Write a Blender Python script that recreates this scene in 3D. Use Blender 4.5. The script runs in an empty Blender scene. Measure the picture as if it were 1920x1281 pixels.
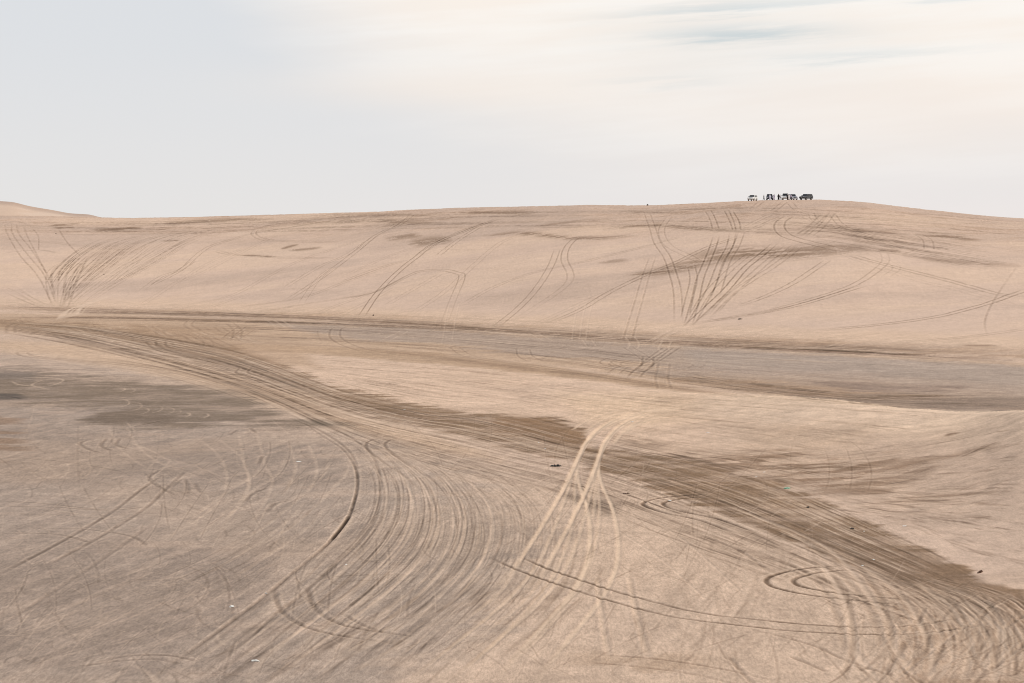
import bpy, bmesh, math, random
import numpy as np
from mathutils import Vector, Matrix, noise as mnoise

random.seed(7); rng = np.random.default_rng(11)
sc = bpy.context.scene
COL = sc.collection
R = math.radians

# ------------------------------------------------------------------ camera
F = 3714.0            # focal length in photo pixels (1920 wide)
CAMH = 16.8           # eye height above the flat
HOR = 460.0           # photo row of the true horizon
cam = bpy.data.cameras.new("camera"); co = bpy.data.objects.new("camera", cam); COL.objects.link(co)
co.location = (0, 0, CAMH); co.rotation_euler = (R(90), 0, 0)
cam.sensor_width = 36; cam.lens = 36 * F / 1920
cam.shift_y = (HOR - 640.5) / 1920
cam.clip_start = 0.5; cam.clip_end = 20000
sc.camera = co

sc.cycles.filter_width = 1.0
# ------------------------------------------------------------------ colour management
sc.view_settings.view_transform = 'Standard'; sc.view_settings.look = 'None'
sc.view_settings.exposure = 0.0; sc.view_settings.gamma = 1.0

def lin(c):
    c = np.asarray(c, float) / 255
    return np.where(c <= .04045, c / 12.92, ((c + .055) / 1.055) ** 2.4)

# ------------------------------------------------------------------ sun and sky
SUN_EL, SUN_AZ = 46.0, 100.0      # azimuth measured from the view direction towards the right
sd = Vector((math.sin(R(SUN_AZ)) * math.cos(R(SUN_EL)), math.cos(R(SUN_AZ)) * math.cos(R(SUN_EL)), math.sin(R(SUN_EL))))
sl = bpy.data.lights.new("sun", 'SUN'); sl.energy = 2.45; sl.angle = R(10); sl.color = (1.0, .93, .83)
so = bpy.data.objects.new("sun", sl); COL.objects.link(so)
so.rotation_euler = sd.to_track_quat('Z', 'Y').to_euler(); so.location = (200, 100, 300)

w = bpy.data.worlds.new("World"); sc.world = w; w.use_nodes = True
nt = w.node_tree; nt.nodes.clear(); L = nt.links
def N(t, **k):
    n = nt.nodes.new(t)
    for a, b in k.items(): setattr(n, a, b)
    return n
def M(op, a, b=None, c=None, clamp=False):
    n = N('ShaderNodeMath', operation=op); n.use_clamp = clamp
    for i, v in enumerate((a, b, c)):
        if v is None: continue
        if hasattr(v, 'is_output') or hasattr(v, 'links'): L.new(v, n.inputs[i])
        else: n.inputs[i].default_value = v
    return n.outputs[0]
def MIX(f, a, b):
    n = N('ShaderNodeMix', data_type='RGBA')
    for i, v in ((0, f), (6, a), (7, b)):
        if hasattr(v, 'links'): L.new(v, n.inputs[i])
        else: n.inputs[i].default_value = (*v, 1) if i else v
    return n.outputs[2]
def SS(v, lo, hi):
    n = N('ShaderNodeMapRange', interpolation_type='SMOOTHSTEP')
    L.new(v, n.inputs[0]); n.inputs[1].default_value = lo; n.inputs[2].default_value = hi
    return n.outputs[0]
tc = N('ShaderNodeTexCoord'); sp = N('ShaderNodeSeparateXYZ'); L.new(tc.outputs['Generated'], sp.inputs[0])
dx, dy, dz = sp.outputs
hlen = M('SQRT', M('ADD', M('MULTIPLY', dx, dx), M('MULTIPLY', dy, dy)))
az = M('ARCTAN2', dx, dy)
el = M('DIVIDE', M('MAXIMUM', dz, 0.0), M('MAXIMUM', hlen, 0.02))
def cloudnoise(sa, se, scale, detail=5, off=0.0, tilt=0.0, rough=.55):
    cb = N('ShaderNodeCombineXYZ')
    L.new(M('ADD', M('MULTIPLY', az, sa), off), cb.inputs[0])
    L.new(M('ADD', M('MULTIPLY', el, se), M('MULTIPLY', az, tilt)), cb.inputs[1])
    n = N('ShaderNodeTexNoise'); n.inputs['Scale'].default_value = scale
    n.inputs['Detail'].default_value = detail; n.inputs['Roughness'].default_value = rough
    L.new(cb.outputs[0], n.inputs['Vector']); return n.outputs[0]
n1 = cloudnoise(6, 30, 1.0, 4, 3.1, 2.0)
n2 = cloudnoise(7, 70, 1.0, 4, 7.7, -5.0)
n3 = cloudnoise(13, 170, 1.0, 6, 1.9, -10.0, .6)
def C3(*c): return tuple(float(v) for v in lin(c))
eb = M('ADD', 0.044, M('MULTIPLY', 0.079, M('POWER', 2.71828, M('MULTIPLY', M('ADD', az, 0.116), -11.0))))
eb = M('MINIMUM', eb, 1.2)
s_ = M('SUBTRACT', el, eb)
s_ = M('ADD', s_, M('MULTIPLY', M('SUBTRACT', n1, .5), .04))
s_ = M('ADD', s_, M('MULTIPLY', M('SUBTRACT', n2, .5), .03))
cream = SS(s_, -.05, .05)
base = MIX(SS(el, 0.02, 0.12), C3(227, 227, 228), C3(221, 224, 228))
creamc = MIX(SS(n2, .35, .66), C3(250, 241, 232), C3(252, 247, 241))
c_ = MIX(cream, base, creamc)
def blob(a0, e0, sa, se):
    u = M('DIVIDE', M('SUBTRACT', az, a0), sa); v = M('DIVIDE', M('SUBTRACT', el, e0), se)
    return M('POWER', 2.71828, M('MULTIPLY', M('ADD', M('MULTIPLY', u, u), M('MULTIPLY', v, v)), -1.0))
# peach underside of the cloud, thin grey veils, blue gaps
c_ = MIX(M('MULTIPLY', blob(-.02, .080, .09, .010), .5), c_, C3(248, 236, 225))
c_ = MIX(M('MULTIPLY', blob(.20, .068, .12, .018), .5), c_, C3(247, 235, 225))
def streakgap(a0, e0, sa, se, tilt, k):
    e_ = M('SUBTRACT', M('SUBTRACT', el, e0), M('MULTIPLY', M('SUBTRACT', az, a0), tilt))
    u = M('DIVIDE', M('SUBTRACT', az, a0), sa); v = M('DIVIDE', M('ADD', e_, M('MULTIPLY', M('SUBTRACT', n3, .5), .018)), se * 1.35)
    return M('MULTIPLY', M('POWER', 2.71828, M('MULTIPLY', M('ADD', M('MULTIPLY', u, u), M('MULTIPLY', v, v)), -1.0)), k)
gate = M('ADD', M('ADD', streakgap(.115, .106, .045, .0036, .02, .8), streakgap(.10, .119, .05, .0028, .05, .55)), M('ADD', streakgap(.165, .094, .06, .0025, .05, .4), streakgap(.075, .083, .03, .002, .03, .25)))
gate = M('MULTIPLY', M('ADD', gate, streakgap(.20, .1235, .06, .002, .03, .45)), SS(n3, .25, .6), clamp=True)
c_ = MIX(M('MULTIPLY', blob(.11, .098, .08, .02), .42), c_, C3(232, 234, 234))
sky = N('ShaderNodeTexSky', sky_type='NISHITA'); sky.sun_disc = False
sky.sun_elevation = R(SUN_EL); sky.sun_rotation = R(SUN_AZ); sky.altitude = 50
sky.air_density = 1.0; sky.dust_density = 2.5
bl = N('ShaderNodeMix', data_type='RGBA', blend_type='MULTIPLY'); bl.inputs[0].default_value = 1
L.new(sky.outputs[0], bl.inputs[6]); bl.inputs[7].default_value = (.10, .10, .10, 1)
blue = MIX(.55, bl.outputs[2], C3(198, 222, 232))
c_ = MIX(M('MULTIPLY', gate, .8), c_, blue)
hz = M('POWER', 2.71828, M('MULTIPLY', el, -30.0))
hc = MIX(SS(az, -.25, .22), C3(230, 227, 224), C3(241, 232, 228))
c_ = MIX(M('MULTIPLY', hz, .95), c_, hc)
# higher in the dome: an even bright veil with a little of the clear sky behind it
up = MIX(.25, C3(222, 224, 230), bl.outputs[2])
c_ = MIX(SS(el, .16, .8), c_, up)
bg = N('ShaderNodeBackground'); bg.inputs[1].default_value = 1.0
L.new(c_, bg.inputs[0])
wo = N('ShaderNodeOutputWorld'); L.new(bg.outputs[0], wo.inputs[0])

# ------------------------------------------------------------------ numpy noise
_T = rng.random((512, 512)).astype(np.float32)
def vnoise(x, y):
    xi = np.floor(x); yi = np.floor(y)
    fx = (x - xi).astype(np.float32); fy = (y - yi).astype(np.float32)
    xi = xi.astype(np.int64); yi = yi.astype(np.int64)
    fx = fx * fx * (3 - 2 * fx); fy = fy * fy * (3 - 2 * fy)
    a = _T[xi & 511, yi & 511]; b = _T[(xi + 1) & 511, yi & 511]
    c = _T[xi & 511, (yi + 1) & 511]; d = _T[(xi + 1) & 511, (yi + 1) & 511]
    return (a * (1 - fx) + b * fx) * (1 - fy) + (c * (1 - fx) + d * fx) * fy
def fbm(x, y, o=4, g=.5):
    s = 0; a = 1; t = 0
    for i in range(o):
        s = s + a * vnoise(x * 2 ** i + 17.3 * i, y * 2 ** i + 5.1 * i); t += a; a *= g
    return s / t
def sstep(v, a, b):
    t = np.clip((v - a) / (b - a), 0, 1); return t * t * (3 - 2 * t)

# ------------------------------------------------------------------ terrain height
def tab(pairs):
    a = np.array(pairs, float); return lambda X: np.interp(X, a[:, 0], a[:, 1])
foot_row = tab([(-3000, 566), (-300, 570), (0, 577), (250, 583), (500, 592), (750, 604), (1000, 619), (1250, 636), (1500, 650), (1700, 661), (1920, 672), (2220, 686), (5000, 720)])
crest_row = tab([(-3000, 400), (-500, 398), (0, 404), (100, 405.5), (240, 409), (340, 407.5), (430, 405), (640, 399), (700, 397.5), (760, 394), (850, 390), (1000, 387), (1100, 384.5), (1215, 385.5), (1300, 382), (1360, 378.8), (1400, 376.6), (1460, 375), (1540, 374.6), (1620, 379), (1700, 389), (1800, 400), (1860, 406), (1920, 410), (2100, 418), (2500, 425), (5000, 430)])
crest_dep = tab([(-3000, 800), (0, 760), (500, 735), (1000, 640), (1460, 590), (1920, 540), (2500, 500), (5000, 450)])
toe_dep = tab([(900, 190), (1100, 166), (1300, 149), (1500, 134), (1640, 118), (1850, 97.5), (1920, 93), (2100, 82), (2500, 68), (5000, 60)])
nc_dep = tab([(900, 222), (1200, 215), (1300, 205), (1500, 185), (1700, 172), (1850, 160), (1920, 152), (2100, 142), (2500, 130), (5000, 110)])
nc_h = tab([(980, 0), (1100, .25), (1200, .6), (1300, 1.2), (1400, 1.7), (1500, 2.2), (1600, 2.42), (1700, 2.38), (1800, 2.72), (1850, 3.1), (1920, 3.95), (2100, 5.2), (2500, 6.8), (5000, 8)])
XG = np.linspace(-3000, 5000, 1601)
def smooth(t, k=31):
    ker = np.hanning(k); ker /= ker.sum(); p = np.pad(t, k // 2, mode='edge'); return np.convolve(p, ker, 'valid')
FD = smooth(F * CAMH / (foot_row(XG) - HOR), 41); CD = smooth(crest_dep(XG), 41); CR = smooth(crest_row(XG), 7)
TD = smooth(toe_dep(XG), 21); ND = smooth(nc_dep(XG), 21); NH = smooth(nc_h(XG), 9)
HC = CAMH + (HOR - CR) / F * CD
def prof(s):
    # straight sand face, concave toe, rounded brow
    e = .05
    up = e * np.log1p(np.exp(np.clip((s - .03) / e, -40, 40)))
    k = .09
    return up - (np.log1p(np.exp(np.clip((s - .97) / k, -40, 40))) * k) * 1.12
def height(x, y, hcs=None):
    X = 960 + F * x / np.maximum(y, 5.0)
    fd = np.interp(X, XG, FD); cd = np.interp(X, XG, CD); hc = np.interp(X, XG, HC if hcs is None else hcs)
    s = (y - fd) / (cd - fd)
    p = prof(s)
    h = hc * p
    h = np.maximum(h, np.where(s > 1, 6.0 * sstep(s, 1, 2), 0))
    onface = sstep(s, .05, .3)
    h = h + onface * ((fbm(x / 55., y / 38., 3) - .5) * 2.3 + (fbm(x / 17. + 9, y / 9., 3) - .5) * .38)
    # low gentle swells on the flat
    flat = 1 - sstep(s, -.05, .1)
    h = h + flat * (fbm(x / 30. + 4, y / 30. + 8, 3) - .5) * .22
    # near dune on the right
    td = np.interp(X, XG, TD); nd = np.interp(X, XG, ND); nh = np.interp(X, XG, NH)
    q = (y - td) / (nd - td)
    upf = np.clip(q, 0, 1); upf = upf * upf * (3 - 2 * upf) * .45 + (1 - (1 - upf) ** 2) * .0 + upf ** 1.25 * .55
    back = 1 - sstep((y - nd) / 34., 0, 1)
    d2 = np.where(q <= 1, upf, back)
    ndn = nh * d2
    ndn = ndn + sstep(ndn, .1, 1.2) * ((fbm(x / 9., y / 14. + 3, 3) - .5) * .55)
    # gully between the two lobes of the near dune
    g = np.exp(-(((X - 1640) / 170.) ** 2 + ((q - .42) / .22) ** 2))
    ndn = ndn - .35 * g * sstep(nh, .5, 2)
    h = h + ndn
    return h
# bring the skyline of the far dune onto its photographed line
for it in range(4):
    yy = np.linspace(380, 1000, 260)[:, None]
    xx = (XG[None, :] - 960) / F * yy
    hh = height(xx, yy * np.ones_like(xx))
    ang = (hh - CAMH) / yy
    ang[yy[:, 0][:, None] * np.ones_like(xx) < FD[None, :]] = -1
    jm = np.argmax(ang, 0); mx = ang[jm, np.arange(len(XG))]
    SKY_D = yy[jm, 0]
    HC = HC + ((HOR - CR) / F - mx) * SKY_D
SKY_D = smooth(SKY_D, 15)
# ------------------------------------------------------------------ terrain grid (fan, finer where seen)
dX = 1.0
XU = np.arange(-300, 2220.01, dX); X0 = XU[0]
g = (np.geomspace(20, 2600, 34))
XC = np.concatenate([XU[0] - g[::-1], XU, XU[-1] + g]); NL = len(g); NC = len(XC)
DJ = np.geomspace(6, 6000, 1500); LD0 = math.log(6); LDS = (math.log(6000) - LD0) / 1499
NR = 1300
xx = (XC[:, None] - 960) / F * DJ[None, :]
hh = height(xx, np.broadcast_to(DJ[None, :], xx.shape))
row = HOR - F * (hh - CAMH) / DJ[None, :]
dr = np.abs(np.diff(row, axis=1)); inside = (row[:, 1:] < 1330)
dens = np.where(inside, np.minimum(dr, 40), np.minimum(dr * .04, .25)) + .10
cdn = np.interp(XC, XG, CD)[:, None]
dens = np.where(DJ[None, 1:] > cdn * 1.12, .06, dens)
K = np.concatenate([np.zeros((NC, 1)), np.cumsum(dens, 1)], 1)
K = K / K[:, -1:] * (NR - 1)
# smooth the ring layout across columns
ks = 15; kern = np.hanning(ks + 2)[1:-1]; kern /= kern.sum()
Kp = np.pad(K, ((ks // 2, ks // 2), (0, 0)), mode='edge'); K2 = np.zeros_like(K)
for i in range(ks): K2 += kern[i] * Kp[i:i + NC]
K = K2
VY = np.empty((NC, NR)); kk = np.arange(NR)
for c in range(NC): VY[c] = np.interp(kk, K[c], DJ)
VX = (XC[:, None] - 960) / F * VY
VZ = height(VX, VY)
GX = np.broadcast_to(XC[:, None], VY.shape).astype(np.float32)     # azimuth coordinate of each vertex
GY = (HOR - F * (VZ - CAMH) / VY).astype(np.float32)               # slope/range coordinate
VXf = VX.astype(np.float32); VYf = VY.astype(np.float32)
S_face = ((VY - np.interp(XC, XG, FD)[:, None]) / (np.interp(XC, XG, CD) - np.interp(XC, XG, FD))[:, None]).astype(np.float32)
Q_near = ((VY - np.interp(XC, XG, TD)[:, None]) / (np.interp(XC, XG, ND) - np.interp(XC, XG, TD))[:, None]).astype(np.float32)

# sight line table: for every azimuth, slope coordinate of the ground seen at growing distance
VIS = np.minimum.accumulate(HOR - F * (height((XG[::1, None] - 960) / F * DJ[None, :], np.broadcast_to(DJ[None, :], (len(XG), 1500))) - CAMH) / DJ[None, :], axis=1)
LDJ = np.log(DJ)
def ground_at(px, py):
    """photo pixel -> ground point (x, y); first hit of the sight line"""
    px = np.atleast_1d(np.asarray(px, float)); py = np.atleast_1d(np.asarray(py, float))
    cf = np.clip((px - XG[0]) / (XG[1] - XG[0]), 0, len(XG) - 1.001); c = cf.astype(int)
    out = np.empty(len(px))
    for i in range(len(px)):
        t = cf[i] - c[i]; v = VIS[c[i]] * (1 - t) + VIS[c[i] + 1] * t
        j = min(max(int(np.searchsorted(-v, -py[i])), 1), 1499)
        q = (v[j - 1] - py[i]) / max(v[j - 1] - v[j], 1e-6)
        out[i] = math.exp(LDJ[j - 1] + (LDJ[j] - LDJ[j - 1]) * min(max(q, 0), 1))
    m = np.minimum(out, np.interp(px, XG, SKY_D) * .995)   # sight lines over the brow stop at the brow
    return (px - 960) / F * m, m
def zat(x, y): return float(height(np.array([float(x)]), np.array([float(y)]))[0])

# ------------------------------------------------------------------ ground colour (albedo)
KL = 1.13
def A(*c): return (lin(c) / KL).astype(np.float32)
nbig = fbm(VXf / 22., VYf / 22., 4); nmid = fbm(VXf / 4. + 40, VYf / 4., 5, .6); nfin = fbm(VXf / 1.1, VYf / 1.1 + 31, 3)
# streaks lying along the wind (almost across the view)
nst = fbm(VXf / 9. + VYf / 90., VYf / 3.4 - VXf / 60., 5, .62)
nstk = fbm(VXf / 4.2 + VYf / 30., VYf / 1.7 - VXf / 25. + 60, 5, .62)
# grooves left by traffic: they run the way people drive across the flat
ua = VXf * .98 - VYf * .19; va = VXf * .19 + VYf * .98
drv = fbm(ua / .8, va / 7. + ua * .05, 5, .65)
alb = np.empty((NC, NR, 3), np.float32)
alb[:] = A(207, 181, 160)
def lay(mask, col, a=1.0):
    m = (np.clip(mask, 0, 1) * a)[..., None]
    alb[:] = alb * (1 - m) + col * m
def poly(pts, soft=20, ny=2.6, wob=14, nz=None, rag=0):
    """soft-edged patch on the ground; outline in azimuth / slope coordinates"""
    P = np.array(pts, np.float32); lo = P.min(0) - soft * 2 - wob; hi = P.max(0) + soft * 2 + wob
    c0 = max(np.searchsorted(XC, lo[0]) - 1, 0); c1 = min(np.searchsorted(XC, hi[0]) + 1, NC)
    out = np.zeros((NC, NR), np.float32)
    gx = GX[c0:c1]; gy = GY[c0:c1]
    sel = (gy > lo[1]) & (gy < hi[1])
    wn = (nz if nz is not None else nmid * .6 + nbig * .4)[c0:c1][sel]
    x = gx[sel]; y = gy[sel] + (wn - .5) * wob * 2
    ins = np.zeros(x.shape, bool); dist = np.full(x.shape, 1e9, np.float32)
    for i in range(len(P)):
        a = P[i]; b = P[(i + 1) % len(P)]
        cr = ((a[1] > y) != (b[1] > y))
        with np.errstate(divide='ignore', invalid='ignore'):
            xi = (b[0] - a[0]) * (y - a[1]) / (b[1] - a[1] + 1e-9) + a[0]
        ins ^= cr & (x < xi)
        ex, ey = b[0] - a[0], (b[1] - a[1]) * ny; px_, py_ = x - a[0], (y - a[1]) * ny
        t = np.clip((px_ * ex + py_ * ey) / (ex * ex + ey * ey + 1e-6), 0, 1)
        dist = np.minimum(dist, np.hypot(px_ - t * ex, py_ - t * ey))
    sdv = np.where(ins, dist, -dist)
    if rag: sdv = sdv + (nstk[c0:c1][sel] * .6 + nst[c0:c1][sel] * .4 - .5) * rag * 4
    sub = np.zeros(gx.shape, np.float32); sub[sel] = sstep(sdv, -soft, soft)
    out[c0:c1] = sub
    return out
def catmull(P, n):
    P = np.asarray(P, float)
    if len(P) == 2: t = np.linspace(0, 1, n)[:, None]; return P[0] * (1 - t) + P[1] * t
    Q = np.vstack([2 * P[0] - P[1], P, 2 * P[-1] - P[-2]])
    seg = np.hypot(*(P[1:] - P[:-1]).T) ** .5; u = np.concatenate([[0], np.cumsum(seg)]); u /= u[-1]
    T = np.linspace(0, 1, n); i = np.clip(np.searchsorted(u, T, side='right') - 1, 0, len(P) - 2)
    t = ((T - u[i]) / (u[i + 1] - u[i]))[:, None]
    p0, p1, p2, p3 = Q[i], Q[i + 1], Q[i + 2], Q[i + 3]
    return .5 * ((2 * p1) + (-p0 + p2) * t + (2 * p0 - 5 * p1 + 4 * p2 - p3) * t * t + (-p0 + 3 * p1 - 3 * p2 + p3) * t ** 3)
def stroke(pts, half, a, col, thr=.45, ws=.22):
    """a smear of darker coarse sand: broken up by the streak noise"""
    C = catmull(pts, 60).astype(np.float32); P = C[:-1]; Qq = C[1:]
    lo = C.min(0) - half * 6; hi = C.max(0) + half * 6
    c0 = max(np.searchsorted(XC, lo[0]) - 1, 0); c1 = min(np.searchsorted(XC, hi[0]) + 1, NC)
    gx = GX[c0:c1]; gy = GY[c0:c1]; sel = (gy > lo[1]) & (gy < hi[1])
    x = gx[sel]; y = gy[sel]; best = np.full(x.shape, 1e9, np.float32); tt = np.zeros(x.shape, np.float32)
    kx = .35
    for i in range(len(P)):
        ex, ey = (Qq[i] - P[i]) * (kx, 1); a0, b0 = (x - P[i][0]) * kx, y - P[i][1]
        t = np.clip((a0 * ex + b0 * ey) / (ex * ex + ey * ey + 1e-6), 0, 1)
        d = np.hypot(a0 - t * ex, b0 - t * ey); m = d < best
        best = np.where(m, d, best); tt = np.where(m, (i + t) / len(P), tt)
    taper = np.clip(np.minimum(tt, 1 - tt) * 4, 0, 1) ** .5
    v = np.exp(-(best / (half * (.35 + .65 * taper))) ** 2) * taper
    n = nst[c0:c1][sel] * .35 + nstk[c0:c1][sel] * .65
    v = v * (.2 + .8 * sstep(n + v * .06, thr - ws / 3 + .05, thr + ws / 3 + .03))
    v = (v * a)[:, None]
    sub = alb[c0:c1]; s2 = sub[sel]; sub[sel] = s2 * (1 - v) + col * v

C_DK = A(146, 119, 96); C_BR = A(140, 113, 88); C_GR = A(172, 153, 138); C_LT = A(220, 194, 168)
# far dune: general tone, darker coarse sand near the brow
lay(sstep(S_face, .0, .12), A(211, 185, 165))
lay(sstep(S_face, .45, .95) * (.45 + .55 * sstep(nst, .35, .6)), A(193, 165, 143), .75)
lay(sstep(S_face, .3, .8) * sstep(nbig, .5, .68), A(197, 173, 155), .6)
lay(sstep(S_face, .5, .9) * sstep(nstk * .6 + nst * .4, .53, .62), A(166, 138, 116), .55)
tone = fbm(VXf / 70. + 3, VYf / 26. + VXf / 300., 4)  # grey and pale sand bands that also paint in slope shading
lay(sstep(S_face, .06, .2) * sstep(tone, .5, .66), A(192, 169, 152), .6)
lay(sstep(S_face, .06, .2) * sstep(1 - tone, .52, .66), A(219, 192, 168), .5)
# pale wind blown apron at the foot
lay(poly([(-300, 566), (400, 582), (900, 606), (1300, 628), (1920, 655), (2220, 665), (2220, 640), (1920, 632), (1300, 605), (900, 588), (400, 565), (-300, 550)], 22, 2.6, 6), A(214, 186, 160), .6)
# foot of the far dune: trodden coarse strip
lay(poly([(-300, 577), (0, 580), (250, 586), (500, 594), (760, 607), (1000, 622), (1280, 640), (1600, 656), (1920, 672), (2220, 680), (2220, 662), (1920, 652), (1600, 640), (1280, 626), (1000, 610), (760, 596), (500, 584), (250, 578), (0, 572), (-300, 565)], 14, 3, 8) * (.45 + .55 * sstep(nst, .35, .6)), A(168, 140, 114), .62)
# basin flat in front of the dune
lay(poly([(-300, 583), (0, 588), (250, 590), (500, 600), (760, 612), (1000, 628), (1280, 648), (1600, 664), (1920, 681), (2220, 692), (2220, 800), (1920, 790), (1700, 775), (1500, 748), (1290, 722), (1150, 700), (1000, 682), (800, 662), (600, 650), (430, 640), (200, 625), (-300, 612)], 14, 3, 6), A(190, 163, 138), .9)
lay(poly([(500, 604), (760, 613), (1000, 630), (1280, 651), (1600, 668), (1920, 686), (2220, 696), (2220, 765), (1920, 742), (1600, 712), (1380, 700), (1150, 678), (1000, 664), (860, 650), (700, 640), (600, 628)], 14, 3, 9, None, 18), C_GR, .85)
lay(poly([(1150, 690), (1300, 690), (1600, 700), (1920, 715), (2220, 730), (2220, 790), (1920, 776), (1700, 768), (1500, 744), (1290, 716)], 12, 3, 6, None, 20), A(176, 156, 140), .75)
lay(poly([(1280, 652), (1600, 668), (1920, 688), (2220, 700), (2220, 740), (1920, 722), (1600, 700), (1300, 684)], 20, 3, 9), A(170, 154, 141), .7)
lay(poly([(1240, 716), (1500, 742), (1700, 765), (1920, 776), (2220, 790), (2220, 745), (1920, 752), (1700, 738), (1500, 722), (1300, 706)], 14, 3, 12) * (.4 + .6 * sstep(nst, .35, .6)), A(168, 140, 114), .75)
lay(poly([(1520, 716), (1680, 722), (1820, 724), (1800, 733), (1650, 736), (1540, 728)], 16, 3, 12), A(132, 112, 100), .6)
lay(poly([(1700, 756), (1860, 744), (2100, 745), (2100, 760), (1900, 768), (1750, 768)], 14, 3, 12), A(138, 120, 105), .55)
lay(poly([(1560, 757), (1700, 764), (1900, 768), (2200, 775), (2200, 783), (1850, 777), (1680, 770)], 10, 3, 10), A(120, 116, 112), .5)
# pale sand tongue in the middle
lay(poly([(480, 655), (620, 662), (800, 676), (1000, 700), (1200, 728), (1300, 740), (1500, 752), (1500, 900), (1300, 870), (1150, 830), (1080, 800), (930, 784), (800, 768), (640, 732), (560, 700)], 26, 2.4, 12), A(214, 186, 162), .85)
lay(poly([(1050, 740), (1250, 735), (1450, 750), (1400, 790), (1200, 800), (1100, 790)], 40, 2.4, 10), A(222, 193, 164), .8)
# brown sand below/around it
lay(poly([(430, 642), (600, 650), (800, 661), (1000, 682), (1200, 712), (1400, 742), (1500, 750), (1350, 744), (1200, 726), (1000, 702), (800, 680), (600, 664), (430, 655)], 10, 3, 8), A(174, 146, 118), .75)
lay(poly([(-300, 590), (0, 596), (150, 600), (300, 612), (430, 630), (560, 648), (600, 690), (400, 675), (200, 640), (0, 622), (-300, 620)], 22, 3, 10), A(182, 154, 128), .7)
# left crusted flat
left = poly([(-900, 668), (0, 664), (150, 678), (300, 698), (420, 722), (530, 762), (640, 800), (760, 850), (900, 905), (1010, 980), (1010, 1060), (930, 1150), (800, 1250), (720, 1400), (-900, 1500)], 130, 1.6, 40, None, 60)
left = left * (.62 + .38 * sstep(nmid * .5 + nst * .5 + (left - .5) * .3, .42, .58))
lay(poly([(560, 790), (760, 820), (1000, 880), (1300, 930), (1600, 1050), (1800, 1130), (2000, 1180), (2000, 1500), (400, 1500), (700, 1100), (700, 900)], 60, 1.6, 30), A(200, 175, 153), .85)
lay(left, A(165, 148, 134), .95)
lay(left * sstep(nbig, .5, .62), A(146, 130, 118), .5)
lay(left * sstep(drv * .8 + nmid * .2, .52, .62), A(186, 164, 146), .3)
lay(left * sstep(fbm(ua / 1.3 + 70, va / 10., 5, .65), .53, .62), A(138, 123, 112), .28)
lay(left * sstep(fbm(VXf / 16. + 20, VYf / 30. + 3, 3), .5, .66), A(188, 164, 143), .3)
# pale band between the crust and the wet road
lay(poly([(-50, 640), (160, 648), (330, 672), (480, 712), (640, 765), (820, 820), (940, 862), (800, 842), (640, 802), (540, 770), (430, 738), (280, 700), (100, 668), (-50, 655)], 22, 2.4, 10), A(204, 176, 150), .8)
# dark damp hollow on the left
lay(poly([(-600, 690), (60, 690), (140, 700), (260, 716), (380, 730), (470, 748), (560, 786), (660, 800), (560, 802), (430, 792), (330, 800), (230, 798), (150, 788), (190, 772), (240, 766), (120, 762), (0, 752), (-600, 745)], 22, 2.2, 14, None, 26) * (.5 + .5 * sstep(nstk * .5 + nmid * .5, .36, .58)), A(122, 106, 90), .82)
lay(poly([(150, 786), (240, 764), (330, 780), (330, 796), (230, 796)], 12, 2.4, 8), A(116, 100, 86), .6)
lay(poly([(-200, 694), (70, 694), (60, 712), (-200, 712)], 16, 2.4, 10), A(118, 107, 99), .6)
lay(poly([(-200, 738), (30, 740), (50, 747), (-200, 752)], 8, 2.4, 10), A(70, 66, 64), .7)
lay(poly([(545, 788), (600, 786), (660, 798), (600, 801)], 10, 2.4, 6), A(96, 84, 70), .7)
# rusty stain at the left edge
lay(poly([(-200, 772), (25, 775), (52, 800), (40, 830), (60, 848), (-200, 860)], 26, 2.2, 26, nmid) * sstep(nst, .4, .52), A(134, 106, 82), .6)
# wet road sweeping through the picture
road = poly([(-300, 588), (0, 600), (150, 608), (250, 622), (430, 652), (560, 698), (640, 728), (800, 764), (930, 778), (1040, 786), (1090, 800), (1105, 835), (1250, 853), (1400, 888), (1500, 922), (1640, 985), (1760, 1038), (1850, 1092), (1900, 1108), (2000, 1150), (2000, 1230), (1900, 1165), (1760, 1120), (1620, 1068), (1500, 1020), (1400, 980), (1250, 925), (1100, 872), (950, 838), (850, 812), (700, 782), (600, 752), (500, 718), (380, 684), (200, 640), (0, 612), (-300, 600)], 9, 2.0, 6, None, 20)
lay(road * (.62 + .38 * sstep(nstk, .35, .6)) * (.8 + .2 * sstep(GX, 350, 700)), A(137, 111, 86), .95)
lay(poly([(1560, 1000), (1700, 1030), (1860, 1100), (1930, 1130), (1900, 1180), (1760, 1130), (1620, 1075), (1500, 1010)], 16, 1.8, 8), A(130, 106, 85), .75)
lay(poly([(930, 778), (1040, 788), (1095, 812), (1100, 840), (1000, 822), (920, 800)], 12, 2, 8), A(140, 110, 82), .7)
lay(poly([(240, 608), (480, 620), (420, 640), (500, 668), (560, 700), (440, 672), (330, 648), (250, 628)], 16, 2.6, 8), A(158, 130, 104), .5)
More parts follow.
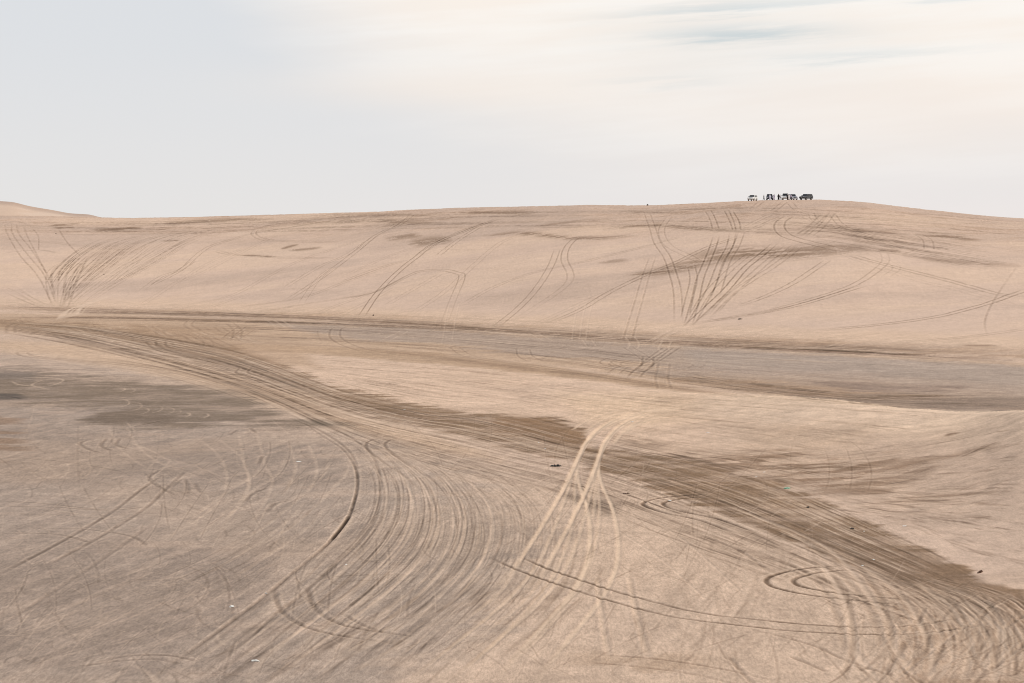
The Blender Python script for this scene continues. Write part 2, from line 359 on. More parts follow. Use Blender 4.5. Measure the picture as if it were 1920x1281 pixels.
# near dune on the right
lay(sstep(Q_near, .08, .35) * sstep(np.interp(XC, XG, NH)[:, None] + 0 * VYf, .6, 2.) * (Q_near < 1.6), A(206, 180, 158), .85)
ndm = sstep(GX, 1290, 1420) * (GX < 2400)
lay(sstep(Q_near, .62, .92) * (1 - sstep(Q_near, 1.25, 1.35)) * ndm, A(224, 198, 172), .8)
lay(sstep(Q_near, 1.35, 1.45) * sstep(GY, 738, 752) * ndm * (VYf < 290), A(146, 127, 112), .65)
lay(poly([(1320, 745), (1500, 750), (1700, 768), (1850, 775), (1700, 800), (1450, 800), (1300, 775)], 26, 2.2, 8), A(220, 194, 170), .75)
lay(poly([(1330, 872), (1450, 850), (1560, 862), (1680, 850), (1760, 880), (1650, 930), (1540, 925), (1430, 900)], 30, 2.0, 18, None, 30) * (.25 + .75 * sstep(nstk, .42, .56)), A(148, 122, 100), .9)
lay(poly([(1620, 850), (1760, 810), (1930, 765), (2220, 730), (2220, 960), (1920, 950), (1750, 940), (1640, 900)], 40, 1.8, 24), A(196, 170, 149), .4)  # flank turned from the sun: its shade is put into the colour
lay(poly([(1380, 800), (1650, 790), (1600, 850), (1400, 845)], 40, 1.8, 18), A(196, 170, 146), .6)
# small dark stains in the foreground
lay(poly([(1048, 915), (1085, 925), (1140, 935), (1165, 950), (1140, 966), (1100, 955)], 16, 1.7, 16), A(122, 104, 88), .8)
lay(poly([(880, 1105), (915, 1100), (910, 1140), (890, 1145)], 12, 1.4, 10), A(130, 112, 98), .6)
lay(poly([(1640, 1100), (1960, 1130), (1960, 1400), (1700, 1400), (1680, 1250)], 50, 1.4, 40) * (.45 + .55 * sstep(nmid * .5 + nfin * .5, .42, .56)), A(158, 131, 108), .8)
lay(poly([(1080, 1230), (1250, 1180), (1350, 1281), (1100, 1330)], 60, 1.4, 40) * sstep(nmid, .45, .6), A(172, 146, 122), .6)

for pts, h_, a_ in [
    ([(1170, 524), (1230, 512), (1290, 498), (1350, 484), (1420, 478), (1500, 478), (1600, 470)], 9, .75),
    ([(1290, 480), (1370, 472), (1450, 474), (1560, 466), (1660, 470)], 10, .7),
    ([(1170, 518), (1240, 510), (1320, 496)], 4, .7),
    ([(765, 460), (810, 452), (850, 450)], 7, .8), ([(720, 450), (760, 444), (792, 440)], 5, .7),
    ([(900, 443), (980, 438), (1060, 446), (1120, 447), (1190, 442)], 4, .8), ([(700, 414), (760, 418), (820, 418)], 4, .6),
    ([(1130, 430), (1220, 423), (1320, 430), (1400, 434)], 4, .7), ([(860, 400), (940, 399), (1010, 400)], 4, .75),
    ([(170, 433), (220, 430), (270, 424)], 4, .85), ([(90, 424), (150, 420)], 1.6, .9), ([(98, 428), (142, 427)], 1.6, .9),
    ([(270, 424), (340, 418), (420, 413), (520, 411)], 3.5, .75), ([(450, 479), (480, 480), (520, 482)], 1.8, .8), ([(300, 452), (340, 451)], 1.8, .8),
    ([(540, 470), (570, 468), (605, 464)], 2.5, .7), ([(525, 468), (560, 458)], 1.8, .8), ([(1715, 440), (1780, 444), (1840, 452)], 4, .75), ([(1640, 468), (1690, 472)], 3, .6),
    ([(1120, 493), (1150, 490), (1180, 488)], 3.5, .5), ([(1690, 478), (1780, 490), (1920, 500)], 5, .5), ([(1160, 396), (1300, 402)], 3, .5),
    ([(560, 405), (700, 402), (800, 405)], 3, .5), ([(1000, 425), (1080, 416), (1160, 410)], 3, .5), ([(1500, 425), (1600, 432), (1700, 440)], 3, .6),
    ([(0, 578), (300, 588), (640, 600), (1000, 622), (1280, 645)], 3, .8), ([(640, 609), (760, 613), (900, 618), (1050, 628)], 2.2, .9), ([(1000, 628), (1280, 643), (1500, 655), (1920, 676)], 4, .9), ([(0, 596), (220, 596), (500, 604), (640, 610)], 2.4, .85),
    ([(1280, 634), (1440, 645), (1640, 653), (1920, 668)], 4, .55), ([(1800, 648), (1870, 648)], 2, .7),
    ([(640, 652), (800, 668), (960, 688), (1120, 706), (1280, 730), (1420, 746)], 4, .6), ([(200, 655), (260, 655)], 2, .7),
    ([(1560, 880), (1640, 870), (1740, 848)], 4, .5), ([(1680, 936), (1780, 930), (1900, 922)], 3, .7), ([(1640, 890), (1720, 868), (1800, 852), (1880, 830)], 3.5, .6),
    ([(1600, 905), (1680, 890), (1780, 880)], 3, .5), ([(1770, 818), (1800, 812)], 2, .8), ([(1850, 850), (1885, 842)], 3, .7), ([(1640, 945), (1760, 940), (1900, 950)], 3, .5), ([(1820, 975), (1860, 968)], 3, .6)]:
    stroke(pts, h_, a_, C_DK * .86)

# ------------------------------------------------------------------ wheel tracks: pressed into the grid
dz_acc = np.zeros((NC, NR), np.float32)
tmp_d = np.full(NC * NR, 1e9, np.float32); tmp_a = np.zeros(NC * NR, np.float32); tmp_s = np.zeros(NC * NR, np.float32)
VXr = VXf.ravel(); VYr = VYf.ravel(); albr = alb.reshape(-1, 3); dzr = dz_acc.ravel(); SFr = S_face.ravel(); grn = np.ones(NC * NR, np.float32); nbr = fbm(VXf / 1.6 + 77, VYf / 1.6, 2).ravel(); nfr = nfin.ravel(); nmr = nmid.ravel()
Kf = K.astype(np.float32)
def kidx(cf, y):
    lj = np.clip((np.log(y) - LD0) / LDS, 0, 1498); j = lj.astype(int); t = lj - j
    c = np.clip(np.round(cf).astype(int), 0, NC - 1)
    return Kf[c, j] * (1 - t) + Kf[c, j + 1] * t, (Kf[c, j + 1] - Kf[c, j]) / (np.exp((j + 1) * LDS + LD0) - np.exp(j * LDS + LD0))
def press(wx, wy, half, col, amt, deep=.03, taper=.12, brk=0.0, berm=.35, amps=None):
    """one wheel rut along the world polyline"""
    ds = np.hypot(np.diff(wx), np.diff(wy)); u = np.concatenate([[0], np.cumsum(ds)])
    if u[-1] < .5: return
    X = 960 + F * wx / wy; cf = (X - X0) / dX + NL; kf, _ = kidx(cf, wy)
    step = np.maximum(np.abs(np.diff(cf)), np.abs(np.diff(kf))); v = np.concatenate([[0], np.cumsum(step)])
    n = int(v[-1] / 1.0) + 3
    uu = np.interp(np.linspace(0, v[-1], n), v, u)
    x = np.interp(uu, u, wx); y = np.interp(uu, u, wy)
    tx = np.gradient(x); ty = np.gradient(y); ln = np.hypot(tx, ty) + 1e-9; seg = ln.copy(); tx /= ln; ty /= ln
    cf = (960 + F * x / y - X0) / dX + NL; kf, kd = kidx(cf, y)
    tn = uu / u[-1]; am = np.clip(np.minimum(tn, 1 - tn) / taper, 0, 1)
    if amps is not None: am = am * np.interp(tn, np.linspace(0, 1, len(amps)), amps)
    rad = half * 2.3
    for s0 in range(0, n, 160):
        sl_ = slice(s0, min(s0 + 160, n)); ym = y[sl_].mean()
        # never thinner than about half a grid cell so that far tracks stay continuous
        cw = ym / F * dX
        sp = np.abs(ty[sl_]) * cw + np.abs(tx[sl_]) / kd[sl_]     # grid spacing across the rut
        ha = int(min(np.ceil((rad + sp.max() * 1.2) / cw * np.abs(ty[sl_]).max()) + 2, 22)); hb = int(min(np.ceil((rad + sp.max()) * kd[sl_].max() * np.abs(tx[sl_]).max()) + 2, 8))
        oc, ok = np.meshgrid(np.arange(-ha, ha + 1), np.arange(-hb, hb + 1)); oc = oc.ravel(); ok = ok.ravel()
        ci = np.round(cf[sl_]).astype(int)[:, None] + oc; ki = np.round(kf[sl_]).astype(int)[:, None] + ok
        okm = (ci >= 0) & (ci < NC) & (ki >= 0) & (ki < NR)
        idx = (np.clip(ci, 0, NC - 1) * NR + np.clip(ki, 0, NR - 1))
        ex = VXr[idx] - x[sl_][:, None]; ey = VYr[idx] - y[sl_][:, None]
        lon = ex * tx[sl_][:, None] + ey * ty[sl_][:, None]; lat = np.abs(-ex * ty[sl_][:, None] + ey * tx[sl_][:, None])
        okm &= (np.abs(lon) < seg[sl_][:, None] * .9 + .05) & (lat < rad + 1.5 * sp[:, None])
        ii = idx[okm]; dd = lat[okm].astype(np.float32)
        aa = np.broadcast_to(am[sl_][:, None], idx.shape)[okm].astype(np.float32)
        ss = np.broadcast_to(sp[:, None], idx.shape)[okm].astype(np.float32)
        np.minimum.at(tmp_d, ii, dd); np.maximum.at(tmp_a, ii, aa); tmp_s[ii] = ss
        press.touched.append(ii)
    if not press.touched: return
    ii = np.unique(np.concatenate(press.touched)); press.touched.clear()
    d = tmp_d[ii]; a = tmp_a[ii]; tmp_d[ii] = 1e9; tmp_a[ii] = 0
    hw = np.hypot(half, tmp_s[ii] * .62); fade = half / hw
    core = np.clip(1.25 - d / hw, 0, 1) ; core = core * core * (3 - 2 * core)
    nb = nbr[ii] * .6 + nfr[ii] * .4
    br = 1 - min(brk + .12, 1) * (1 - sstep(nb, .38, .56)) if brk else 1.0
    m = core * a * amt * br * fade ** .14 * (.8 + .4 * nmr[ii])
    m = m * (1 + .08 * (SFr[ii] > .03))
    m = np.clip(m, 0, 1)[:, None]
    grn[ii] *= 1 - .55 * m[:, 0]
    if col is DARK: albr[ii] = albr[ii] * (1 - m * (1 - DARKM))
    elif col is PALE: albr[ii] = albr[ii] * (1 - m) + (albr[ii] * .12 + col * .88) * m
    else: albr[ii] = albr[ii] * (1 - m) + (albr[ii] * .45 + col * .55) * m
    if deep:
        sh = np.exp(-((d - hw * 1.7) / (hw * .5)) ** 2)
        lift = (-core + sh * berm) * deep * a * fade
        dzr[ii] += lift.astype(np.float32)
        if col is DARK:   # dry sand thrown up beside the rut
            b = (sh * a * amt * .28 * fade)[:, None]; albr[ii] = albr[ii] * (1 - b) + LIGHT * b
press.touched = []
DARK = 'dark'; DARKM = np.array([.50, .465, .43], np.float32); LIGHT = A(220, 195, 172); PALE = A(219, 193, 167)

def track(pts, kind='d', amt=.6, half=.13, pair=True, gauge=1.6, deep=.03, brk=.0, taper=.1, amps=None, jit=0):
    P = catmull(pts, max(len(pts) * 14, 30))
    x, y = ground_at(P[:, 0], P[:, 1])
    # even out steps where the sight line grazes
    if len(x) > 12:
        k = np.array([1, 2, 3, 2, 1.]); k /= k.sum()
        xs = np.convolve(np.pad(x, 2, mode='edge'), k, 'valid'); ys = np.convolve(np.pad(y, 2, mode='edge'), k, 'valid')
        xs[0], xs[-1], ys[0], ys[-1] = x[0], x[-1], y[0], y[-1]; x, y = xs, ys
    col = DARK if kind == 'd' else PALE if kind == 'p' else LIGHT
    if pair:
        tx = np.gradient(x); ty = np.gradient(y); ln = np.hypot(tx, ty) + 1e-9
        for s in (-.5, .5):
            press(x - ty / ln * gauge * s, y + tx / ln * gauge * s, half, col, amt, deep, taper, brk, amps=amps)
    else: press(x, y, half, col, amt, deep, taper, brk, amps=amps)
def bundle(guides, n, kinds='d', amt=(.2, .5), half=(.08, .14), span=(.3, 1), pair=.3, deep=0.0, brk=.4, jit=2.0, lo=0.0, hi=1.0, exact=False):
    G = [catmull(g_, 24) for g_ in guides]
    for i in range(n):
        u0 = random.uniform(lo, hi); u1 = min(max(u0 + random.gauss(0, .16) * (hi - lo), lo), hi)
        uu = np.linspace(u0, u1, 24); f_ = np.clip(uu, 0, .9999) * (len(G) - 1); a_ = np.clip(f_.astype(int), 0, len(G) - 2); t = (f_ - a_)[:, None]
        GG = np.stack(G); k_ = np.arange(24); P = GG[a_, k_] * (1 - t) + GG[a_ + 1, k_] * t
        L_ = random.uniform(*span); s0 = random.uniform(0, 1 - L_) if L_ < 1 else 0
        i0 = int(s0 * 23); i1 = max(int((s0 + L_) * 23), i0 + 3)
        P = P[i0:i1 + 1]
        if len(P) < 3: continue
        drift = random.uniform(-jit, jit) * 2
        P = P[:: max(1, len(P) // 6)] if len(P) > 6 else P
        ln = len(P); P = P + np.stack([np.linspace(0, 1, ln) * random.uniform(-jit, jit) * 2, np.linspace(0, 1, ln) * drift * .5], 1)
        track(P, random.choice(kinds), random.uniform(*amt), random.uniform(*half), random.random() < pair, 1.6, deep, brk, .25)

# --- the smooth sand of the far dune: faint horizontal traffic along the brow and foot
bundle([[(0, 412), (300, 415), (640, 402), (900, 396), (1200, 392), (1400, 386), (1700, 400), (1920, 418)], [(0, 440), (300, 440), (640, 432), (900, 430), (1200, 428), (1400, 436), (1700, 448), (1920, 470)]], 260, 'ddddl', (.15, .5), (.15, .45), (.03, .2), .3, 0, .6, 3)
bundle([[(1380, 400), (1500, 410), (1600, 428), (1750, 450), (1920, 478)], [(1540, 462), (1650, 475), (1780, 495), (1920, 520)]], 60, 'd', (.25, .6), (.12, .4), (.15, .7), .5, 0, .4, 3)
bundle([[(640, 450), (900, 440), (1200, 440), (1500, 470), (1920, 540)], [(640, 560), (900, 570), (1200, 590), (1500, 610), (1920, 630)]], 60, 'dl', (.05, .16), (.1, .25), (.08, .4), .2, 0, .6, 3)
bundle([[(0, 574), (400, 585), (760, 600), (1000, 615), (1280, 632), (1600, 648), (1920, 664)], [(0, 604), (400, 604), (760, 616), (1000, 632), (1280, 650), (1600, 664), (1920, 684)]], 220, 'dddl', (.25, .7), (.15, .5), (.03, .25), .3, 0, .5, 2)
bundle([[(0, 560), (400, 570), (760, 590), (1000, 600), (1280, 615), (1600, 630), (1920, 650)], [(0, 574), (400, 585), (760, 600), (1000, 615), (1280, 632), (1600, 648), (1920, 664)]], 50, 'dl', (.08, .25), (.12, .3), (.04, .3), .2, 0, .5, 2)
# left slope
for a_ in [[(8, 418), (14, 440), (38, 480), (72, 520), (100, 575)], [(22, 417), (24, 440), (52, 478), (84, 518), (106, 572)], [(30, 419), (36, 440), (60, 470), (92, 520)], [(44, 424), (52, 445), (70, 480), (100, 540)], [(62, 430), (72, 445), (72, 470)], [(110, 430), (126, 455), (150, 480)], [(0, 418), (30, 416), (50, 420)]]:
    track(a_, 'd', .55, .16, False, brk=.5)
track([(0, 477), (30, 472), (75, 469), (112, 476)], 'd', .5, .5, False, brk=.1, taper=.3)
track([(0, 446), (40, 451), (100, 455), (150, 462)], 'd', .3, .2, True, brk=.4)
bundle([[(215, 438), (160, 456), (110, 490), (78, 525), (62, 552)], [(250, 440), (190, 470), (150, 505), (130, 545), (118, 578)]], 15, 'd', (.35, .75), (.12, .22), (.5, 1), .3, .02, .45, 3)
bundle([[(150, 480), (110, 490), (85, 510), (92, 545), (105, 578)], [(165, 480), (160, 500), (145, 530), (132, 555), (118, 585)]], 16, 'd', (.35, .7), (.12, .22), (.4, 1), .3, .02, .5, 3)
bundle([[(260, 440), (190, 460), (140, 500), (112, 540), (105, 585)], [(560, 412), (400, 440), (300, 490), (200, 545), (128, 592)]], 110, 'ddl', (.2, .6), (.12, .2), (.15, .8), .35, 0, .5, 5)
bundle([[(0, 500), (50, 540), (100, 580)], [(0, 550), (50, 570), (105, 590)]], 10, 'ld', (.2, .4), (.1, .15), (.5, 1), .3, 0, .5, 3)
for i in range(16):
    x0 = 105 + i * 3; track([(x0, 600 - i * .6), (x0 + 18 + random.uniform(-6, 6), 584 - i), (x0 + 50 + i * 3, 572 - i * 2)], 'l', .6, .16, False, deep=.02)
track([(262, 548), (300, 520), (340, 505), (368, 480), (395, 462), (440, 448), (475, 438), (560, 424), (640, 412)], 'd', .55, .2, True, brk=.3)
track([(282, 536), (330, 512), (362, 490)], 'd', .6, .22, True, brk=.3)
track([(480, 430), (476, 440), (498, 450), (560, 453), (640, 454)], 'd', .5, .16, True, brk=.25)
track([(480, 430), (520, 420), (600, 412), (660, 405)], 'd', .4, .15, True, brk=.4)
track([(400, 470), (440, 478), (520, 483), (640, 485)], 'd', .45, .16, True, brk=.3)
for p, a_ in [([(340, 572), (430, 556), (500, 520), (560, 490), (640, 462), (700, 440)], .4), ([(440, 576), (560, 560), (640, 532), (700, 510)], .5), ([(530, 542), (600, 500), (650, 478), (707, 440)], .5), ([(565, 568), (600, 520), (645, 490)], .4), ([(290, 540), (360, 520), (440, 480), (520, 440)], .3), ([(260, 575), (380, 500), (470, 460)], .3), ([(380, 580), (500, 545), (640, 545)], .3), ([(600, 585), (640, 570), (700, 548)], .4), ([(500, 583), (600, 566), (690, 553)], .5), ([(640, 590), (690, 566), (740, 540)], .3)]:
    track(p, 'd', a_, .15, True, brk=.35)
# middle slope
track([(780, 400), (773, 403), (747, 423), (707, 440), (673, 467), (640, 493), (590, 530), (530, 568)], 'd', .6, .17, True, brk=.35)
track([(765, 402), (740, 422), (700, 446), (660, 478)], 'd', .4, .17, True, brk=.5)
track([(940, 408), (873, 433), (813, 458), (780, 483), (750, 507), (723, 533), (700, 560), (677, 594)], 'd', .85, .2, True, brk=.12)
track([(935, 412), (880, 428), (830, 450), (790, 475)], 'd', .6, .2, True, brk=.4)
track([(900, 425), (860, 450), (820, 480)], 'd', .6, .2, True, brk=.5)
track([(640, 560), (710, 545), (760, 520), (790, 509), (830, 507), (856, 512), (866, 520), (850, 560), (832, 608)], 'd', .6, .17, True, brk=.1, amps=[1, 1, 1, 1, 1, .6, .4, .3, .2])
track([(625, 562), (690, 552), (730, 535), (770, 513)], 'd', .55, .6, False, taper=.3)
track([(640, 530), (700, 507), (765, 487)], 'd', .5, .14, True, brk=.3)
track([(725, 572), (780, 540), (830, 512)], 'd', .35, .14, True, brk=.4)
track([(765, 592), (830, 550), (880, 505), (940, 455), (1000, 435)], 'd', .35, .14, True, brk=.45)
track([(640, 520), (760, 470), (900, 440)], 'd', .3, .14, True, brk=.5)
track([(860, 575), (930, 537), (1007, 510), (1087, 493), (1220, 460), (1290, 440)], 'd', .45, .14, True, brk=.3)
track([(1100, 440), (1080, 447), (1062, 466), (1058, 488), (1068, 510), (1068, 526), (1050, 545), (1010, 572), (970, 598)], 'd', .65, .2, True, brk=.25, amps=[1, 1, 1, .8, .6, .5, .3, .2])
track([(1045, 467), (1032, 500), (1007, 540), (973, 577), (930, 612)], 'd', .6, .17, True, brk=.2)
track([(1400, 440), (1330, 463), (1273, 490), (1207, 517), (1140, 550), (1090, 580), (1030, 606)], 'd', .7, .17, True, brk=.25)
track([(1212, 397), (1224, 430), (1232, 455), (1250, 482), (1262, 515), (1270, 550), (1272, 610)], 'd', .7, .2, True, brk=.35, amps=[.6, .8, .7, 1, 1, .8, .3])
track([(1225, 477), (1210, 520), (1197, 565), (1183, 612), (1176, 640)], 'd', .4, .2, True, brk=.6)
track([(1256, 405), (1240, 432), (1252, 460), (1290, 480), (1330, 500)], 'd', .45, .17, True, brk=.4)
track([(1000, 610), (1110, 560), (1240, 505), (1300, 480)], 'd', .3, .12, True, brk=.5)
for x0 in (830, 848, 1072, 1086, 1098): track([(x0 + 14, 565), (x0 + 6, 600), (x0, 640)], 'l', .4, .15, False, deep=.02, brk=.4)
# under the vehicles
for p in [[(1322, 396), (1330, 410), (1336, 430)], [(1333, 395), (1341, 410), (1348, 430)], [(1358, 395), (1368, 415), (1374, 432)], [(1366, 394), (1375, 414), (1380, 432)], [(1374, 396), (1385, 414), (1389, 432)]]: track(p, 'd', .8, .2, False, brk=.45)
track([(1343, 442), (1336, 465), (1325, 492), (1312, 525), (1303, 565), (1290, 610)], 'd', .8, .2, True, brk=.3)
track([(1374, 436), (1368, 462), (1352, 492), (1335, 535), (1317, 570), (1292, 612)], 'd', .75, .2, True, brk=.35)
track([(1390, 436), (1380, 462), (1362, 492), (1350, 530), (1340, 560)], 'd', .6, .18, True, brk=.35)
track([(1455, 455), (1425, 480), (1395, 505), (1360, 545), (1320, 583), (1288, 612)], 'd', .85, .2, True, brk=.18)
track([(1480, 458), (1440, 490), (1400, 525), (1360, 560), (1320, 600)], 'd', .5, .25, True, brk=.4)
track([(1500, 462), (1450, 500), (1380, 545), (1335, 590)], 'd', .5, .2, True, brk=.4)
track([(1296, 498), (1300, 525), (1292, 560), (1284, 596)], 'd', .65, .18, True, brk=.3)
track([(1440, 470), (1400, 480), (1330, 545), (1300, 590)], 'd', .5, .18, True, brk=.4)
track([(1285, 610), (1370, 595), (1450, 581), (1540, 556), (1600, 535), (1640, 510), (1660, 490), (1656, 472)], 'd', .6, .16, True, brk=.1, amps=[.7, 1, 1, 1, .9, .6, .4, .4])
track([(1300, 606), (1400, 592), (1500, 572), (1580, 548), (1625, 535)], 'd', .8, .15, True, brk=.35)
track([(1385, 574), (1430, 558), (1480, 535), (1520, 510), (1552, 488)], 'd', .65, .16, True, brk=.35)
track([(1530, 620), (1650, 609), (1740, 597), (1800, 584), (1860, 567), (1925, 543)], 'd', .8, .16, True, brk=.1)
track([(1720, 640), (1800, 633), (1860, 626), (1925, 617)], 'd', .5, .14, True, brk=.3)
track([(1590, 478), (1680, 502), (1780, 527), (1860, 549), (1925, 560)], 'd', .55, .35, True, brk=.1)
track([(1560, 470), (1700, 520), (1800, 545), (1925, 580)], 'd', .25, .2, True, brk=.5)
track([(1480, 406), (1464, 416), (1462, 430), (1478, 444), (1520, 456), (1580, 470)], 'd', .75, .22, True, gauge=2.6, brk=.2)
for p in [[(1500, 404), (1540, 420), (1600, 435), (1680, 452)], [(1520, 400), (1530, 415), (1560, 425)], [(1560, 402), (1582, 425), (1640, 445), (1700, 458)], [(1545, 402), (1520, 425), (1495, 442)], [(1560, 400), (1540, 425), (1515, 445)], [(1500, 440), (1530, 422)], [(1480, 380), (1500, 396), (1560, 410)], [(1400, 425), (1440, 405), (1480, 396)], [(1410, 430), (1470, 404)], [(1425, 380), (1410, 392)], [(1470, 380), (1450, 396)]]:
    track(p, 'd', .5, .18, True, brk=.35)
track([(1718, 438), (1738, 450), (1742, 468)], 'd', .5, .16, True, gauge=2.2, brk=.2)
track([(1908, 498), (1875, 545), (1852, 585), (1846, 610), (1852, 632)], 'd', .5, .2, False, brk=.4, amps=[.4, .5, 1, 1, .3])
track([(1600, 440), (1720, 470), (1850, 490), (1925, 498)], 'd', .5, .3, True, brk=.3)
track([(1630, 475), (1680, 500), (1660, 520)], 'd', .25, .15, True, brk=.5)

# --- basin
track([(700, 606), (640, 613), (628, 622), (632, 636), (665, 652), (720, 664), (800, 675)], 'd', .6, .18, True, gauge=2.0, brk=.1, amps=[.3, .8, 1, 1, .8, .5, .3])
track([(850, 650), (880, 668), (960, 682), (1020, 688)], 'd', .4, .14, True, brk=.2)
track([(980, 654), (985, 668), (1005, 678)], 'd', .5, .15, True, gauge=2.2)
for p, a_ in [([(1268, 650), (1240, 668), (1205, 690), (1185, 710)], .7), ([(1255, 650), (1225, 672), (1200, 695)], .6), ([(1160, 690), (1135, 680), (1150, 672), (1180, 668)], .6), ([(1165, 690), (1152, 682), (1180, 676), (1230, 680), (1280, 686)], .5), ([(1215, 668), (1210, 690), (1180, 700)], .6), ([(1245, 680), (1240, 710), (1246, 730)], .35), ([(1300, 690), (1310, 684), (1290, 680)], .5), ([(1175, 650), (1200, 665), (1220, 680)], .4), ([(1020, 672), (1040, 668), (1060, 672)], .35), ([(1200, 640), (1240, 632), (1270, 620)], .3), ([(1230, 700), (1280, 690), (1310, 686)], .4), ([(1150, 700), (1170, 688), (1210, 684)], .5)]:
    track(p, 'd', a_, .17, True, brk=.2)
for p in [([(1180, 630), (1190, 645), (1185, 655)]), ([(1100, 636), (1110, 650)]), ([(1000, 625), (1030, 640)]), ([(1060, 640), (1090, 632)]), ([(720, 640), (760, 620)]), ([(520, 600), (545, 615)]), ([(1560, 650), (1585, 642)]), ([(1230, 640), (1262, 620), (1290, 608)]), ([(1215, 645), (1250, 625)]), ([(1250, 640), (1245, 655), (1262, 662)])]: track(p, 'l', .5, .18, True, deep=.02)
bundle([[(250, 600), (500, 608), (760, 618), (1000, 634), (1280, 655), (1600, 670), (1920, 690)], [(430, 635), (640, 645), (860, 662), (1100, 688), (1300, 722), (1600, 752), (1920, 766)]], 420, 'dddl', (.15, .55), (.12, .4), (.015, .16), .2, 0, .5, 2)
bundle([[(1150, 690), (1400, 716), (1600, 736), (1920, 738)], [(1250, 724), (1450, 745), (1650, 764), (1920, 770)]], 90, 'ddd', (.25, .6), (.12, .4), (.05, .5), .4, 0, .4, 2)
for p in [[(430, 640), (640, 650), (860, 668), (1060, 695), (1250, 725), (1420, 746)], [(1280, 718), (1420, 735), (1500, 744), (1555, 752)], [(1280, 700), (1400, 726), (1520, 740)], [(1620, 752), (1700, 744), (1920, 735)], [(1640, 750), (1610, 752), (1620, 758), (1700, 760)], [(830, 690), (920, 700), (1000, 705)]]:
    track(p, 'd', .5, .2, True, brk=.2)
track([(120, 605), (260, 612), (430, 616), (620, 622)], 'd', .5, .16, False)
for p in [[(430, 605), (445, 620), (440, 640)], [(360, 600), (352, 610), (370, 620)], [(470, 618), (450, 630), (430, 640)], [(455, 612), (440, 622), (425, 634)], [(20, 625), (24, 610), (70, 598)], [(130, 606), (60, 612), (22, 622)]]: track(p, 'd', .4, .16, True, brk=.2)
for i in range(22):
    x0 = random.uniform(20, 460); y0 = 604 + x0 * .035 + random.uniform(-6, 26); track([(x0, y0), (x0 + random.uniform(8, 30), y0 + random.uniform(4, 12)), (x0 + random.uniform(20, 70), y0 + random.uniform(8, 26))], random.choice('dl'), .35, .15, True, brk=.2)
# --- wet road streaks
ru = [(0, 602), (150, 610), (250, 624), (430, 655), (560, 700), (640, 730), (800, 766), (930, 780), (1100, 826), (1250, 856), (1400, 890), (1500, 925), (1640, 988), (1760, 1042), (1870, 1105)]
rl = [(0, 612), (100, 625), (200, 645), (380, 690), (500, 728), (600, 765), (700, 795), (850, 828), (950, 852), (1100, 885), (1250, 935), (1400, 995), (1500, 1035), (1620, 1085), (1760, 1130)]
rl2 = [(0, 625), (100, 640), (200, 660), (380, 705), (500, 748), (600, 795), (700, 835), (850, 880), (950, 905), (1100, 950), (1250, 1010), (1400, 1060), (1500, 1095), (1620, 1150), (1760, 1200)]
bundle([ru, rl], 520, 'dddl', (.2, .65), (.04, .16), (.03, .2), .25, 0, .4, 3)
bundle([ru, rl], 110, 'll', (.3, .8), (.05, .12), (.03, .22), .4, .01, .3, 3, .1, 1)
bundle([rl, rl2], 380, 'dddl', (.2, .65), (.05, .15), (.03, .2), .3, 0, .4, 5)
bundle([[(60, 655), (250, 675), (430, 715), (600, 770), (760, 812)], [(30, 672), (250, 695), (430, 740), (560, 790), (700, 850)]], 50, 'dl', (.15, .4), (.07, .16), (.15, .8), .4, 0, .2, 3)
track([(133, 660), (83, 657), (42, 661), (60, 669), (133, 675), (267, 687), (467, 713), (620, 757), (760, 800)], 'd', .65, .15, True, brk=.15, amps=[.4, .8, 1, 1, .8, .7, .6, .4, .3])
track([(230, 655), (300, 665), (420, 690), (540, 735)], 'l', .5, .16, True)
for p in [[(280, 640), (300, 655), (330, 664)], [(460, 690), (455, 700), (500, 712)], [(300, 640), (310, 652), (380, 662)]]: track(p, 'd', .5, .16, True)
# pale tongue streaks
bundle([[(540, 668), (800, 684), (1000, 708), (1250, 742), (1500, 760), (1800, 782)], [(600, 710), (800, 758), (930, 775), (1100, 815), (1300, 850), (1500, 890)]], 520, 'ddl', (.12, .5), (.05, .22), (.02, .12), .1, 0, .5, 4)
bundle([[(1100, 800), (1300, 838), (1450, 850), (1640, 840), (1920, 790)], [(1100, 828), (1300, 868), (1450, 905), (1640, 960), (1920, 1000)]], 420, 'dddl', (.15, .6), (.05, .2), (.02, .14), .1, 0, .5, 4)
bundle([[(1450, 905), (1640, 900), (1760, 870), (1920, 810)], [(1560, 960), (1700, 990), (1800, 1030), (1920, 1060)]], 380, 'dddl', (.15, .55), (.04, .16), (.02, .16), .1, 0, .5, 4)
bundle([[(1400, 770), (1600, 800), (1760, 800), (1930, 768)], [(1500, 860), (1700, 850), (1850, 815), (1960, 780)]], 120, 'dl', (.06, .25), (.05, .2), (.03, .3), .05, 0, .4, 4)
track([(1160, 790), (1210, 780), (1180, 800)], 'l', .3, .2, False)
